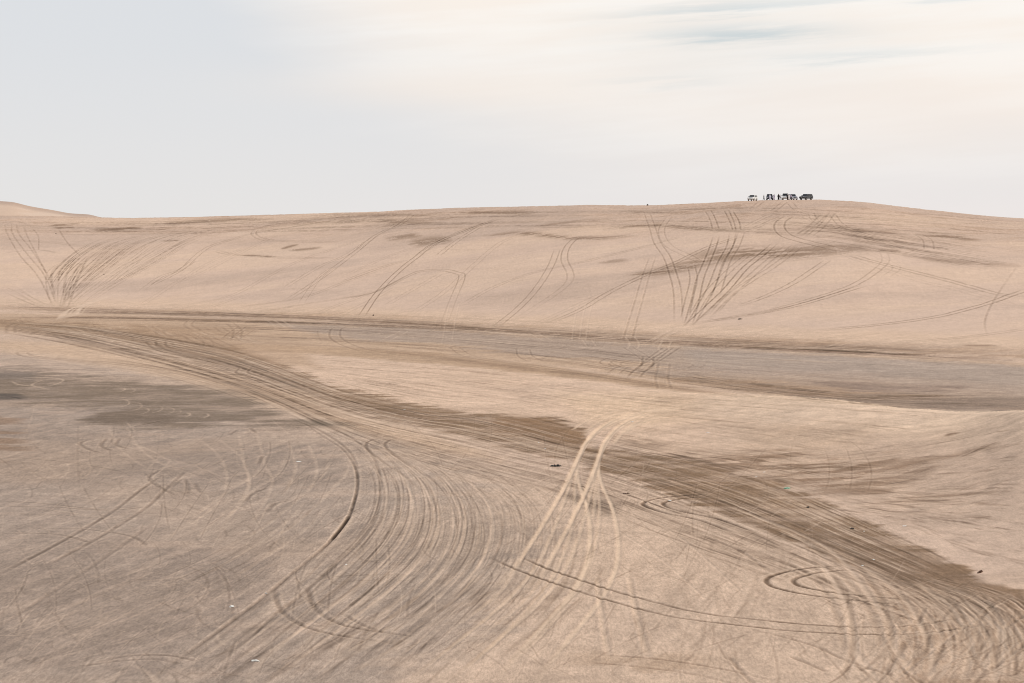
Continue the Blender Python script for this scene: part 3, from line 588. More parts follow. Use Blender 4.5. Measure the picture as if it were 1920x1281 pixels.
# --- left crust scribbles
for p, k, a_ in [([(0, 1077), (117, 1015), (207, 962), (265, 918), (306, 890)], 'd', .75), ([(77, 1067), (187, 1007), (273, 953), (310, 918), (352, 880)], 'd', .6), ([(0, 1175), (100, 1110), (190, 1050), (290, 980)], 'd', .35),
                 ([(0, 941), (70, 943), (200, 956), (280, 950)], 'd', .5), ([(0, 949), (90, 951), (210, 958)], 'd', .6), ([(0, 1002), (60, 1000), (120, 1004), (170, 1018)], 'd', .55), ([(80, 992), (150, 992), (230, 1002), (260, 1012), (275, 1024)], 'd', .45),
                 ([(180, 1244), (230, 1231), (300, 1228), (345, 1234), (372, 1241)], 'd', .6), ([(150, 1250), (220, 1240), (290, 1236), (340, 1246)], 'd', .5), ([(250, 1246), (280, 1262), (300, 1281)], 'l', .4),
                 ([(0, 857), (80, 862), (160, 872), (230, 885)], 'd', .35), ([(240, 828), (290, 848), (330, 870)], 'l', .4), ([(300, 880), (280, 900), (330, 930)], 'd', .5), ([(320, 915), (345, 898), (352, 925), (330, 920)], 'd', .5), ([(365, 905), (380, 925), (430, 920)], 'd', .4)]:
    track(p, k, a_, .15, False, deep=.02, brk=.25)
for p, a_ in [([(385, 818), (432, 856), (447, 900), (432, 945), (360, 1000)], .32), ([(465, 806), (478, 870), (490, 908), (460, 965), (436, 1000)], .32), ([(220, 800), (248, 845), (300, 880)], .35), ([(560, 830), (575, 880), (555, 930)], .4), ([(520, 850), (500, 890), (440, 930), (330, 1020)], .28), ([(640, 860), (620, 900), (520, 990), (420, 1040)], .35), ([(600, 940), (540, 1000), (400, 1090)], .3), ([(240, 850), (330, 870), (420, 900), (530, 905)], .3)]:
    track(p, 'l', a_, .16, True, deep=.015, brk=.2)
for cx, cy, r_ in [(232, 756, 14), (254, 762, 16), (270, 770, 12), (293, 766, 16), (318, 770, 12), (332, 772, 10), (350, 778, 8), (385, 779, 8), (228, 730, 8), (247, 732, 8)]:
    track([(cx - r_ * random.uniform(.6, 1.3), cy - r_ * .55), (cx + r_ * .5, cy - r_ * .35), (cx + r_ * .7, cy + r_ * .1), (cx - r_ * .3, cy + r_ * .5), (cx - r_ * 1.3, cy + r_ * .6)], 'l', random.uniform(.3, .6), random.uniform(.09, .14), False, deep=.018, brk=.4)
for p in [[(20, 712), (60, 708), (118, 712), (90, 724), (40, 722), (20, 714)], [(58, 716), (80, 712), (60, 722), (90, 730)]]: track(p, 'l', .6, .16, False)
for p in [[(165, 825), (150, 832), (165, 842), (190, 850)], [(200, 822), (190, 836), (210, 846)], [(225, 822), (218, 834), (240, 842)], [(40, 748), (20, 744), (0, 743)], [(70, 712), (90, 710)], [(460, 940), (475, 925), (500, 915)], [(500, 960), (515, 945), (545, 938)], [(430, 815), (445, 806)], [(470, 803), (480, 812)], [(440, 846), (460, 842)], [(485, 870), (492, 855)], [(250, 800), (300, 790)]]:
    track(p, 'd', .6, .17, False, brk=.1)
bundle([[(0, 1180), (200, 1090), (420, 1000), (560, 900)], [(0, 1281), (300, 1200), (480, 1100), (620, 1000)]], 90, 'dl', (.08, .3), (.05, .13), (.08, .5), .4, 0, .5, 6)
bundle([[(0, 860), (200, 880), (420, 905), (620, 900)], [(0, 960), (200, 990), (420, 1000), (560, 960)]], 60, 'ddl', (.06, .25), (.05, .13), (.05, .4), .3, 0, .5, 6)
bundle([[(0, 700), (200, 720), (400, 740), (560, 780)], [(0, 800), (200, 810), (400, 800), (620, 820)]], 60, 'ddl', (.08, .3), (.05, .16), (.05, .3), .2, 0, .5, 3)
for i in range(330):
    x0 = random.uniform(0, 760); y0 = random.uniform(810, 1270); s = random.uniform(20, 70); an = random.uniform(0, 6.28); tn = random.uniform(-1.6, 1.6)
    P = []; 
    for k in range(5): P.append((x0, y0)); x0 += s / 2.2 * math.cos(an); y0 += s / 2.2 * math.sin(an) * .42; an += tn / 4
    track(P, random.choice('ddl'), random.uniform(.12, .42), random.uniform(.04, .1), random.random() < .5, deep=0, brk=.5)
# --- big sweeping curves in the foreground
g1 = [(560, 785), (600, 815), (645, 845), (668, 885), (668, 925), (652, 970), (618, 1015), (560, 1065), (480, 1130), (400, 1190), (330, 1240), (262, 1290)]
g1b = [(600, 800), (660, 828), (700, 862), (716, 905), (712, 955), (680, 1005), (620, 1065), (540, 1130), (460, 1195), (400, 1240), (345, 1290)]
g2 = [(650, 800), (740, 855), (800, 905), (818, 960), (812, 1010), (780, 1060), (710, 1120), (630, 1185), (560, 1240), (490, 1290)]
g3 = [(700, 815), (800, 862), (875, 915), (905, 965), (905, 1020), (875, 1080), (800, 1150), (720, 1220), (640, 1290)]
g4 = [(780, 830), (880, 870), (960, 925), (990, 975), (985, 1040), (950, 1100), (880, 1170), (800, 1240), (740, 1290)]
g5 = [(900, 850), (1000, 890), (1060, 940), (1070, 1000), (1050, 1080), (1000, 1150), (920, 1230), (860, 1290)]
track([(555, 783), (618, 808), (672, 845), (690, 885), (690, 930), (678, 975), (645, 1018), (590, 1068), (510, 1135), (430, 1197), (368, 1245), (300, 1295)], 'd', .6, .14, True, deep=.02, brk=.15)
track(g1, 'd', .6, .10, False, deep=.03, brk=.25, amps=[.5, .7, .9, 1, 1.3, 1.2, 1, .8, .7, .8, .8])
track([(655, 968), (640, 990), (622, 1012)], 'd', 1.0, .14, False, deep=.02)
track([(655, 968), (640, 990), (622, 1012)], 'd', 1.0, .14, False, deep=.02)
track([(668, 925), (655, 968), (640, 990), (622, 1012), (600, 1035)], 'd', .8, .1, False, brk=.4)
bundle([g1b, g2], 30, 'dlld', (.2, .6), (.04, .09), (.15, .8), .5, .006, .4, 12)
bundle([g2, g3], 40, 'dlld', (.2, .6), (.04, .09), (.15, .7), .5, .006, .4, 14)
bundle([g3, g4], 38, 'dlld', (.15, .5), (.04, .09), (.12, .6), .5, .006, .4, 16)
bundle([g1b, g2, g3, g4, g5], 150, 'dl', (.08, .3), (.03, .07), (.05, .3), .3, 0, .5, 22)
bundle([g4, g5], 30, 'ddll', (.1, .32), (.05, .10), (.12, .6), .4, .004, .4, 14)
for p in [[(690, 855), (740, 900), (748, 950), (735, 1000), (690, 1055), (600, 1130), (500, 1205), (410, 1281)], [(760, 880), (795, 930), (800, 985), (775, 1035), (720, 1090), (630, 1160), (540, 1225), (470, 1290)], [(850, 890), (895, 950), (895, 1010), (870, 1060), (800, 1140)], [(800, 885), (835, 950), (835, 1000), (810, 1055), (760, 1110), (700, 1160), (600, 1240)]]: track(p, 'l', .5, .11, True, deep=.015)
track([(850, 808), (760, 816), (712, 826), (706, 840), (738, 866), (780, 893), (815, 925)], 'd', .65, .15, True, deep=.02, brk=.1, amps=[.3, .7, 1.2, 1.2, .7, .5, .3])
track([(640, 798), (700, 797), (760, 793), (830, 800)], 'd', .4, .12, False, brk=.6)
track([(545, 1100), (556, 1138), (590, 1166), (640, 1182), (700, 1192), (770, 1200)], 'd', .8, .15, True, deep=.03, brk=.35, amps=[.4, 1, 1, 1, 1, .5])
track([(640, 1150), (700, 1180), (780, 1195)], 'd', .5, .12, False, brk=.5)
bundle([[(560, 1281), (700, 1200), (840, 1120), (900, 1060)], [(900, 1290), (1000, 1200), (1100, 1100), (1140, 1000)]], 70, 'ddl', (.15, .5), (.08, .22), (.15, .6), .3, 0, .4, 8)
bundle([[(270, 1290), (420, 1190), (560, 1090), (650, 1000)], [(600, 1290), (700, 1210), (820, 1130), (900, 1030)]], 60, 'ddl', (.15, .5), (.08, .2), (.2, .7), .3, 0, .4, 6)
bundle([[(760, 830), (900, 860), (1050, 920), (1200, 1000)], [(740, 870), (880, 930), (1000, 1020), (1100, 1100)]], 60, 'ddl', (.1, .35), (.06, .14), (.1, .5), .3, 0, .4, 6)
# pale dry ruts crossing the road
LTK = dict(half=.19, deep=.025)
for i, (o, a_) in enumerate([(0, .95), (0.0, .6), (.7, .4)]):
    track([(1500 + i * 8, 757), (1400, 757), (1330, 760), (1260, 766), (1200, 776), (1150, 796), (1118, 826), (1104, 856), (1086, 900), (1062, 950), (1028, 1010), (985, 1075), (920, 1150)][:13 - i], 'p', a_, .15 + .03 * i, True, deep=.025, amps=[.15, .5, .9, 1, 1, 1, 1, 1, .9, .8, .6, .4, .2])
track([(1250, 768), (1190, 783), (1140, 808), (1115, 840), (1103, 870), (1106, 905), (1125, 955), (1133, 1005), (1128, 1060), (1102, 1115), (1062, 1165), (1010, 1225), (960, 1290)], 'p', .95, .14, True, deep=.025, amps=[.5, .8, 1, 1, 1, 1, 1, 1, 1, 1, 1, .9])
track([(1104, 856), (1092, 900), (1078, 950), (1062, 1000), (1030, 1070), (980, 1130), (900, 1200), (800, 1281)], 'p', .55, .12, True, deep=.02)
track([(1100, 870), (1100, 920), (1100, 970), (1085, 1040), (1050, 1110), (990, 1180), (900, 1270)], 'p', .5, .12, True, deep=.02)
track([(1096, 890), (1040, 990), (1000, 1060), (960, 1120), (860, 1200)], 'p', .35, .12, True, deep=.018)
track([(1115, 880), (1116, 930), (1112, 975)], 'p', .5, .14, False, deep=.018)
track([(1380, 752), (1280, 762), (1200, 782), (1150, 805), (1122, 835)], 'p', .7, .22, True, gauge=2.4, brk=.2)
track([(1240, 775), (1170, 795), (1135, 815)], 'p', .7, .25, True, gauge=3.0)
track([(1220, 760), (1150, 775), (1110, 792), (1085, 808)], 'p', .7, .16, True, gauge=1.4)
track([(1150, 1080), (1160, 1150), (1180, 1240)], 'p', .35, .14, True)
bundle([[(1150, 1000), (1140, 1100), (1180, 1200), (1240, 1290)], [(1500, 980), (1520, 1100), (1600, 1200), (1700, 1290)]], 50, 'dl', (.08, .3), (.08, .16), (.15, .7), .4, 0, .4, 8)
bundle([[(1100, 1250), (1200, 1150), (1300, 1060), (1330, 990)], [(1300, 1290), (1400, 1200), (1440, 1100), (1450, 1020)]], 36, 'dl', (.08, .28), (.08, .2), (.15, .7), .3, 0, .4, 8)
track([(945, 1044), (1010, 1072), (1110, 1106), (1200, 1132), (1300, 1155), (1440, 1171), (1560, 1181), (1690, 1182), (1780, 1172), (1870, 1152)], 'd', 1.0, .15, True, deep=.02, brk=.3)
track([(945, 1044), (1010, 1072), (1110, 1106), (1200, 1132), (1300, 1155), (1440, 1171), (1560, 1181), (1690, 1182), (1780, 1172), (1870, 1152)], 'd', .55, .10, True, deep=.01, brk=.3)
track([(1120, 1235), (1230, 1245), (1340, 1262), (1420, 1281)], 'd', .6, .13, True, brk=.6)
track([(1600, 1064), (1530, 1069), (1484, 1078), (1462, 1089), (1482, 1102), (1550, 1115), (1640, 1124), (1720, 1132)], 'd', 1.2, .19, True, gauge=1.35, deep=.03, brk=.05, amps=[.6, .7, .9, 1.1, 1.1, .8, .6, .4])
track([(1600, 1064), (1530, 1069), (1484, 1078), (1462, 1089), (1482, 1102), (1550, 1115), (1640, 1124), (1720, 1132)], 'd', .8, .11, True, gauge=1.35, deep=.01, brk=.05, amps=[.6, .7, .9, 1.1, 1.1, .8, .6, .4])
track([(1340, 928), (1262, 934), (1224, 945), (1260, 960), (1330, 975), (1400, 1000)], 'd', .75, .16, True, gauge=1.3, deep=.03, brk=.15)
track([(1340, 928), (1262, 934), (1224, 945), (1260, 960), (1330, 975), (1400, 1000)], 'd', .75, .16, True, gauge=1.3, deep=.03, brk=.15)
for p, a_ in [([(1350, 945), (1480, 993), (1553, 1030), (1600, 1077), (1640, 1133), (1667, 1167), (1677, 1213), (1713, 1267)], .75), ([(1533, 1047), (1567, 1100), (1590, 1147), (1600, 1187), (1607, 1230), (1647, 1277)], .7), ([(1613, 1060), (1680, 1107), (1723, 1167), (1743, 1220), (1747, 1285)], .75), ([(1713, 1087), (1780, 1140), (1813, 1193), (1820, 1220), (1803, 1285)], .75), ([(1797, 1127), (1853, 1167), (1877, 1203), (1867, 1253), (1860, 1290)], .7), ([(1850, 1130), (1900, 1150), (1960, 1190)], .5), ([(1400, 960), (1500, 1010), (1560, 1060)], .4)]:
    track(p, 'l', a_, .18, False, deep=.025)
for p, a_ in [([(1580, 1063), (1620, 1120), (1635, 1187), (1633, 1237), (1615, 1285)], .6), ([(1480, 1040), (1560, 1090), (1600, 1150), (1625, 1230)], .3), ([(1700, 1150), (1730, 1190), (1720, 1240)], .4), ([(1780, 1130), (1830, 1170), (1850, 1230)], .4), ([(1870, 1110), (1905, 1170), (1910, 1260)], .45), ([(1680, 1280), (1740, 1200), (1760, 1140)], .35)]:
    track(p, 'd', a_, .17, True, deep=.02, brk=.15)
for p in [[(1600, 1177), (1713, 1203), (1813, 1240), (1925, 1280)], [(1690, 1190), (1800, 1225), (1925, 1265)], [(1660, 1290), (1800, 1180), (1900, 1120)], [(1200, 960), (1290, 1020), (1400, 1120)], [(1150, 990), (1240, 1050), (1330, 1130)]]: track(p, 'l', .5, .09, False, deep=.02)
for p in [[(1397, 1177), (1513, 1207), (1590, 1240), (1680, 1270)], [(1367, 1233), (1400, 1270), (1420, 1290)], [(1480, 1230), (1550, 1260)], [(1300, 1000), (1380, 1030), (1440, 1070)], [(1720, 1170), (1733, 1140)], [(1850, 1260), (1930, 1200)], [(1880, 1180), (1925, 1150)]]: track(p, 'd', .55, .12, False, brk=.35)
bundle([[(1330, 960), (1480, 1020), (1600, 1090), (1700, 1200)], [(1500, 1000), (1650, 1060), (1780, 1120), (1900, 1220)]], 70, 'dl', (.12, .4), (.06, .14), (.1, .6), .3, 0, .3, 6)
bundle([[(1590, 1075), (1700, 1110), (1800, 1180), (1830, 1290)], [(1760, 1085), (1880, 1130), (1940, 1200), (1950, 1290)]], 90, 'dddl', (.25, .7), (.05, .12), (.15, .7), .4, .006, .35, 14)
for i in range(26):
    x0 = random.uniform(1600, 1900); y0 = random.uniform(1120, 1260); sx = random.choice((-1, 1)); track([(x0, y0), (x0 + sx * 22, y0 + random.uniform(20, 40)), (x0 + sx * random.uniform(36, 70), y0 + random.uniform(45, 80))], random.choice('dl'), random.uniform(.3, .65), random.uniform(.06, .13), random.random() < .5, deep=.01, brk=.3)
bundle([[(1640, 1100), (1700, 1180), (1700, 1290)], [(1860, 1100), (1930, 1180), (1930, 1290)]], 60, 'ddl', (.15, .45), (.05, .14), (.2, .9), .4, .005, .4, 10)
bundle([[(1180, 930), (1320, 975), (1480, 1040)], [(1180, 1000), (1320, 1060), (1480, 1150)]], 50, 'dl', (.08, .3), (.06, .14), (.1, .6), .3, 0, .4, 6)

for (x0, x1, y0, y1, cnt) in ((560, 1150, 860, 1281, 240), (1120, 1700, 900, 1281, 240), (1560, 1920, 1090, 1281, 140), (0, 600, 840, 1281, 160), (100, 620, 610, 700, 60), (600, 1300, 612, 720, 70)):
    for i in range(cnt):
        px, py = random.uniform(x0, x1), random.uniform(y0, y1); ln = random.uniform(25, 170) * (1 if y0 > 800 else .5)
        an = random.gauss(-.75, .5) if random.random() < .75 else random.uniform(0, 3.14); tn = random.gauss(0, .6); P = []
        for k in range(5):
            P.append((px, py)); px += ln / 4 * math.cos(an); py += ln / 4 * math.sin(an) * .75 * (1 if y0 > 800 else .4); an += tn / 4
        if px > 1580 and py < 1080: continue
        track(P, random.choice('ddl'), random.uniform(.12, .42), random.uniform(.025, .075), random.random() < .35, deep=.004, brk=.35)
# ------------------------------------------------------------------ wind ripples
near = sstep(np.interp(XC, XG, NH)[:, None] * np.clip(1 - np.abs(Q_near - .6) / .8, 0, 1), .15, 1.0).astype(np.float32)
ph = VXf * .20 + VYf * 1.0 + (fbm(VXf / 7., VYf / 7., 3) - .5) * 9
def ridged(a, b, o=3): return 1 - np.abs(fbm(a, b, o) * 2 - 1)
rip = ridged(VXf / 5.5 + ph * .02, ph / 2.0, 3) * .5 + ridged(VXf / 2.2 + 9, ph / .9, 2) * .28
dz_acc += near * (rip - .4).astype(np.float32) * .22
low = (sstep(GY, 655, 700) * (1 - near)).astype(np.float32) * (1 - left * .5)
dz_acc += low * ((ridged(VXf / 4., VYf / 1.6, 3) - .5) * .035)
face = sstep(S_face, .05, .2)
dz_acc += face * ((ridged(VXf / 12. + 3, (VYf + VXf * .15) / 3.4, 3) - .5) * .16)
# clods and tyre-churned crumbs on the crusted flat, footprint-sized dimples on the soft sand
clod = vnoise(VXf * 14, VYf * 3.0) * .5 + vnoise(VXf * 7 + 5, VYf * 1.4) * .8 + vnoise(VXf * 3.2, VYf * .7 + 9) * 1.1
dz_acc += ((clod - 1.2) * .009 * (1 - sstep(S_face, -.02, .03)) * (1 - .4 * near) * np.clip(VYf / 120, .7, 2.2)).astype(np.float32)
dz_acc += ((vnoise(VXf * 2.2, VYf * .8) - .5) * .05 * face).astype(np.float32)
VZ = VZ + dz_acc
# small tonal variation that belongs to the sand itself
soft = 1 - .55 * sstep(S_face, .0, .1); fl = (1 - sstep(S_face, -.3, 0)) * (1 - near) * sstep(GY, 760, 860)
var = 1 + ((nst - .5) * .26 * (1 - .8 * fl) + (nmid - .5) * .18 * (1 - .5 * fl) + (nfin - .5) * .3 * (1 - .5 * fl) + (drv - .5) * .3 * fl) * soft
alb *= var[..., None]
alb *= (1 + (nbig[..., None] - .5) * np.array([.02, .0, -.04], np.float32)) * np.array([.97, .96, .957], np.float32)
# --------------------------------------------------------------- mesh
def grid_mesh(name, X, Y, Z, color, grain=None):
    nc, nr = X.shape
    me = bpy.data.meshes.new(name)
    co_ = np.stack([X, Y, Z], -1).reshape(-1, 3).astype(np.float32)
    me.vertices.add(nc * nr); me.vertices.foreach_set('co', co_.ravel())
    i = np.arange(nc * nr, dtype=np.int32).reshape(nc, nr)
    q = np.stack([i[:-1, :-1], i[1:, :-1], i[1:, 1:], i[:-1, 1:]], -1).reshape(-1, 4)
    nq = len(q); me.loops.add(nq * 4); me.loops.foreach_set('vertex_index', q.ravel())
    me.polygons.add(nq); me.polygons.foreach_set('loop_start', np.arange(0, nq * 4, 4, dtype=np.int32))
    me.polygons.foreach_set('use_smooth', np.ones(nq, bool)); me.update(calc_edges=True)
    if color is not None:
        at = me.attributes.new('sand_tint', 'FLOAT_COLOR', 'POINT')
        at.data.foreach_set('color', np.concatenate([color.reshape(-1, 3), (np.ones((nc * nr, 1), np.float32) if grain is None else grain.reshape(-1, 1).astype(np.float32))], 1).ravel())
    o = bpy.data.objects.new(name, me); COL.objects.link(o); return o

def sand_material(name, attr=True, base=(.5, .4, .3)):
    m = bpy.data.materials.new(name); m.use_nodes = True; t = m.node_tree; b = t.nodes['Principled BSDF']
    b.inputs['Roughness'].default_value = .95; b.inputs['Specular IOR Level'].default_value = .12
    n = t.nodes.new; lk = t.links.new
    tcn = n('ShaderNodeTexCoord')
    def noise(sc_, det, rough=.6, sx=1, sy=1):
        mp = n('ShaderNodeMapping'); mp.inputs['Scale'].default_value = (sx, sy, 1); lk(tcn.outputs['Object'], mp.inputs[0])
        nn = n('ShaderNodeTexNoise'); nn.inputs['Scale'].default_value = sc_; nn.inputs['Detail'].default_value = det; nn.inputs['Roughness'].default_value = rough
        lk(mp.outputs[0], nn.inputs['Vector']); return nn.outputs[0]
    def mr(v, a, b_, c, d):
        r = n('ShaderNodeMapRange'); lk(v, r.inputs[0])
        for i, q_ in enumerate((a, b_, c, d)): r.inputs[i + 1].default_value = q_
        return r.outputs[0]
    g1_ = noise(1.6, 9, .8, 1, .45); g2_ = noise(8.0, 5, .9, 1, .22); g3_ = noise(.4, 8, .75)
    f = n('ShaderNodeMath'); f.operation = 'MULTIPLY'; lk(mr(g1_, .38, .62, .86, 1.12), f.inputs[0]); lk(mr(g2_, .40, .60, .81, 1.17), f.inputs[1])
    sp_ = n('ShaderNodeMath'); sp_.operation = 'MULTIPLY'; lk(f.outputs[0], sp_.inputs[0]); lk(mr(noise(4.0, 6, .85, 1, .35), .60, .68, 1.0, .66), sp_.inputs[1])
    f3 = n('ShaderNodeMath'); f3.operation = 'MULTIPLY'; lk(sp_.outputs[0], f3.inputs[0]); lk(mr(g3_, .35, .65, .92, 1.08), f3.inputs[1])
    mx = n('ShaderNodeMix'); mx.data_type = 'RGBA'; mx.blend_type = 'MULTIPLY'; mx.inputs[0].default_value = 1
    if attr:
        a = n('ShaderNodeAttribute'); a.attribute_name = 'sand_tint'; lk(a.outputs['Color'], mx.inputs[6])
    else: mx.inputs[6].default_value = (*base, 1)
    if attr:   # alpha of the tint holds how coarse the sand is
        gm = n('ShaderNodeMix'); gm.data_type = 'FLOAT'; lk(a.outputs['Alpha'], gm.inputs[0]); gm.inputs[2].default_value = 1.0; lk(f3.outputs[0], gm.inputs[3]); gout = gm.outputs[0]
    else: gout = f3.outputs[0]
    lk(gout, mx.inputs[7]); lk(mx.outputs[2], b.inputs['Base Color'])
    bp = n('ShaderNodeBump'); bp.inputs['Strength'].default_value = .7; bp.inputs['Distance'].default_value = .06
    lk(g1_, bp.inputs['Height']); lk(bp.outputs[0], b.inputs['Normal'])
    return m
SAND = sand_material('sand')
def struct(o): o['kind'] = 'structure'; return o
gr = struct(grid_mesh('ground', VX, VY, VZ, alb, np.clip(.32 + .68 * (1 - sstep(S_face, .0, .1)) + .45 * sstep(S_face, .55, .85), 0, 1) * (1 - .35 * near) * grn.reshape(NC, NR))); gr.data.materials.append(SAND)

# distant dune showing over the left end of the brow
dcols = np.linspace(-900, 330, 160); ddep = np.linspace(900, 1500, 90)
ridge = tab([(-900, 366), (-300, 368), (-60, 372), (0, 377), (25, 378.5), (45, 384), (60, 387.5), (100, 394), (130, 400), (170, 402), (185, 407), (240, 414), (330, 425)])
rr = smooth(ridge(dcols), 5)
DX_, DY_ = np.meshgrid(dcols, ddep, indexing='ij'); topz = CAMH + (HOR - rr) / F * 1150
pz = np.interp(DY_, [900, 960, 1100, 1150, 1175, 1300, 1500], [-.25, .1, .82, 1.0, .97, .4, -.4])
DZ_ = topz[:, None] * pz + (pz - 1).clip(-1, 0) * 2 + (fbm(DX_ / 90., DY_ / 60., 3) - .5) * 3.0 * np.clip(np.abs(DY_ - 1150) / 60, 0, 1)
dal = np.empty(DX_.shape + (3,), np.float32); dal[:] = A(208, 185, 166)
mm_ = sstep(DY_, 1128, 1142)[..., None]; dal[:] = dal * (1 - mm_ * .75) + A(168, 146, 132) * mm_ * .75
mm_ = sstep(fbm(DX_ / 160. , DY_ / 25. - DX_ / 100., 3), .5, .62)[..., None] * .4; dal[:] = dal * (1 - mm_) + A(196, 168, 146) * mm_
hl = struct(grid_mesh('hills', (DX_ - 960) / F * DY_, DY_, DZ_, dal, np.full(DX_.shape, .3))); hl.data.materials.append(SAND)
# ------------------------------------------------------------------ materials for the things
def mat(name, col, rough=.5, metal=0, spec=.5, coat=0, vary=.15, vs=6.0):
    m = bpy.data.materials.new(name); m.use_nodes = True; t = m.node_tree; b = t.nodes['Principled BSDF']
    b.inputs['Roughness'].default_value = rough; b.inputs['Metallic'].default_value = metal; b.inputs['Specular IOR Level'].default_value = spec
    b.inputs['Coat Weight'].default_value = coat
    tcn = t.nodes.new('ShaderNodeTexCoord'); nn = t.nodes.new('ShaderNodeTexNoise'); nn.inputs['Scale'].default_value = vs; nn.inputs['Detail'].default_value = 5
    t.links.new(tcn.outputs['Object'], nn.inputs['Vector'])
    mx = t.nodes.new('ShaderNodeMix'); mx.data_type = 'RGBA'
    c = lin(col); mx.inputs[6].default_value = (*(c * (1 - vary)), 1); mx.inputs[7].default_value = (*np.minimum(c * (1 + vary), 1), 1)
    t.links.new(nn.outputs[0], mx.inputs[0]); t.links.new(mx.outputs[2], b.inputs['Base Color']); return m
MT = dict(white=mat('white_paint', (232, 232, 230), .3, coat=.5, vary=.06), blue=mat('dark_blue_paint', (22, 28, 48), .3, coat=.5), silver=mat('silver_paint', (176, 178, 190), .32, .4, coat=.4, vary=.06),
          black=mat('dark_grey_paint', (24, 28, 38), .28, coat=.6), glass=mat('dark_glass', (10, 12, 16), .08, spec=.6), rubber=mat('tyre_rubber', (18, 18, 19), .85), rim=mat('rim_metal', (120, 122, 126), .4, .7),
          trim=mat('black_plastic', (20, 20, 22), .7), lamp=mat('lamp_lens', (225, 228, 235), .1, spec=.8), red=mat('red_lens', (130, 12, 10), .2), plate=mat('plate_white', (220, 220, 215), .5),
          skin=mat('skin', (150, 102, 76), .6), hair=mat('dark_hair', (20, 15, 12), .8), robe_w=mat('white_cloth', (214, 216, 232), .9, vary=.06), robe_l=mat('pale_lilac_cloth', (186, 176, 196), .9, vary=.06),
          robe_b=mat('black_cloth', (14, 13, 15), .9), robe_r=mat('dark_red_cloth', (74, 16, 20), .9), jeans=mat('dark_trousers', (26, 30, 42), .9), shirt=mat('black_shirt', (18, 20, 24), .9), scarf=mat('headcloth', (226, 224, 224), .9, vary=.05),
          litter=mat('white_plastic', (214, 212, 206), .5, vary=.05), green=mat('green_plastic', (120, 168, 140), .5), wood=mat('weathered_wood', (84, 58, 42), .85, vary=.3), tar=mat('black_rubber_scrap', (14, 14, 14), .8), rock=mat('dark_stone', (64, 56, 48), .9, vary=.3))

def tag(o, label, cat, group=None):
    o['label'] = label; o['category'] = cat
    if group: o['group'] = group
    return o
def empty(name, loc, rz=0):
    o = bpy.data.objects.new(name, None); COL.objects.link(o); o.location = loc; o.rotation_euler = (0, 0, rz); o.empty_display_size = .3; return o
def part(name, bm, m, parent=None, bevel=0, smooth=False, loc=None, rot=None):
    bmesh.ops.recalc_face_normals(bm, faces=bm.faces[:])
    me = bpy.data.meshes.new(name); bm.to_mesh(me); bm.free(); me.materials.append(MT[m] if isinstance(m, str) else m)
    if smooth: me.polygons.foreach_set('use_smooth', [True] * len(me.polygons))
    o = bpy.data.objects.new(name, me); COL.objects.link(o)
    if parent: o.parent = parent
    if loc: o.location = loc
    if rot: o.rotation_euler = rot
    if bevel:
        md = o.modifiers.new('bevel', 'BEVEL'); md.width = bevel; md.segments = 2; md.limit_method = 'ANGLE'; md.angle_limit = R(30)
    return o
def extrude_profile(bm, prof_, yof):
    """side outline (x, z) swept across the width; yof(z) gives the half width"""
    l = [bm.verts.new((x, yof(z), z)) for x, z in prof_]; r = [bm.verts.new((x, -yof(z), z)) for x, z in prof_]
    bm.faces.new(l); bm.faces.new(r[::-1]); n = len(l)
    for i in range(n): bm.faces.new((l[i], r[i], r[(i + 1) % n], l[(i + 1) % n]))
    return bm
def box(bm, c, s, rot=None):
    r = bmesh.ops.create_cube(bm, size=1); vs = r['verts']
    for v in vs:
        p = Vector((v.co.x * s[0], v.co.y * s[1], v.co.z * s[2]))
        if rot: p = rot @ p
        v.co = p + Vector(c)
    return bm
def quadslab(bm, pts, th, nrm):
    a = [bm.verts.new(Vector(p)) for p in pts]; b = [bm.verts.new(Vector(p) + Vector(nrm) * th) for p in pts]
    bm.faces.new(a); bm.faces.new(b[::-1]); n = len(a)
    for i in range(n): bm.faces.new((a[i], b[i], b[(i + 1) % n], a[(i + 1) % n]))
    return bm
def cyl(bm, r, depth, c, axis='Y', seg=28, r2=None):
    m_ = Matrix.Translation(Vector(c)) @ (Matrix.Rotation(R(90), 4, 'X') if axis == 'Y' else Matrix.Identity(4))
    bmesh.ops.create_cone(bm, cap_ends=True, segments=seg, radius1=r, radius2=r if r2 is None else r2, depth=depth, matrix=m_); return bm

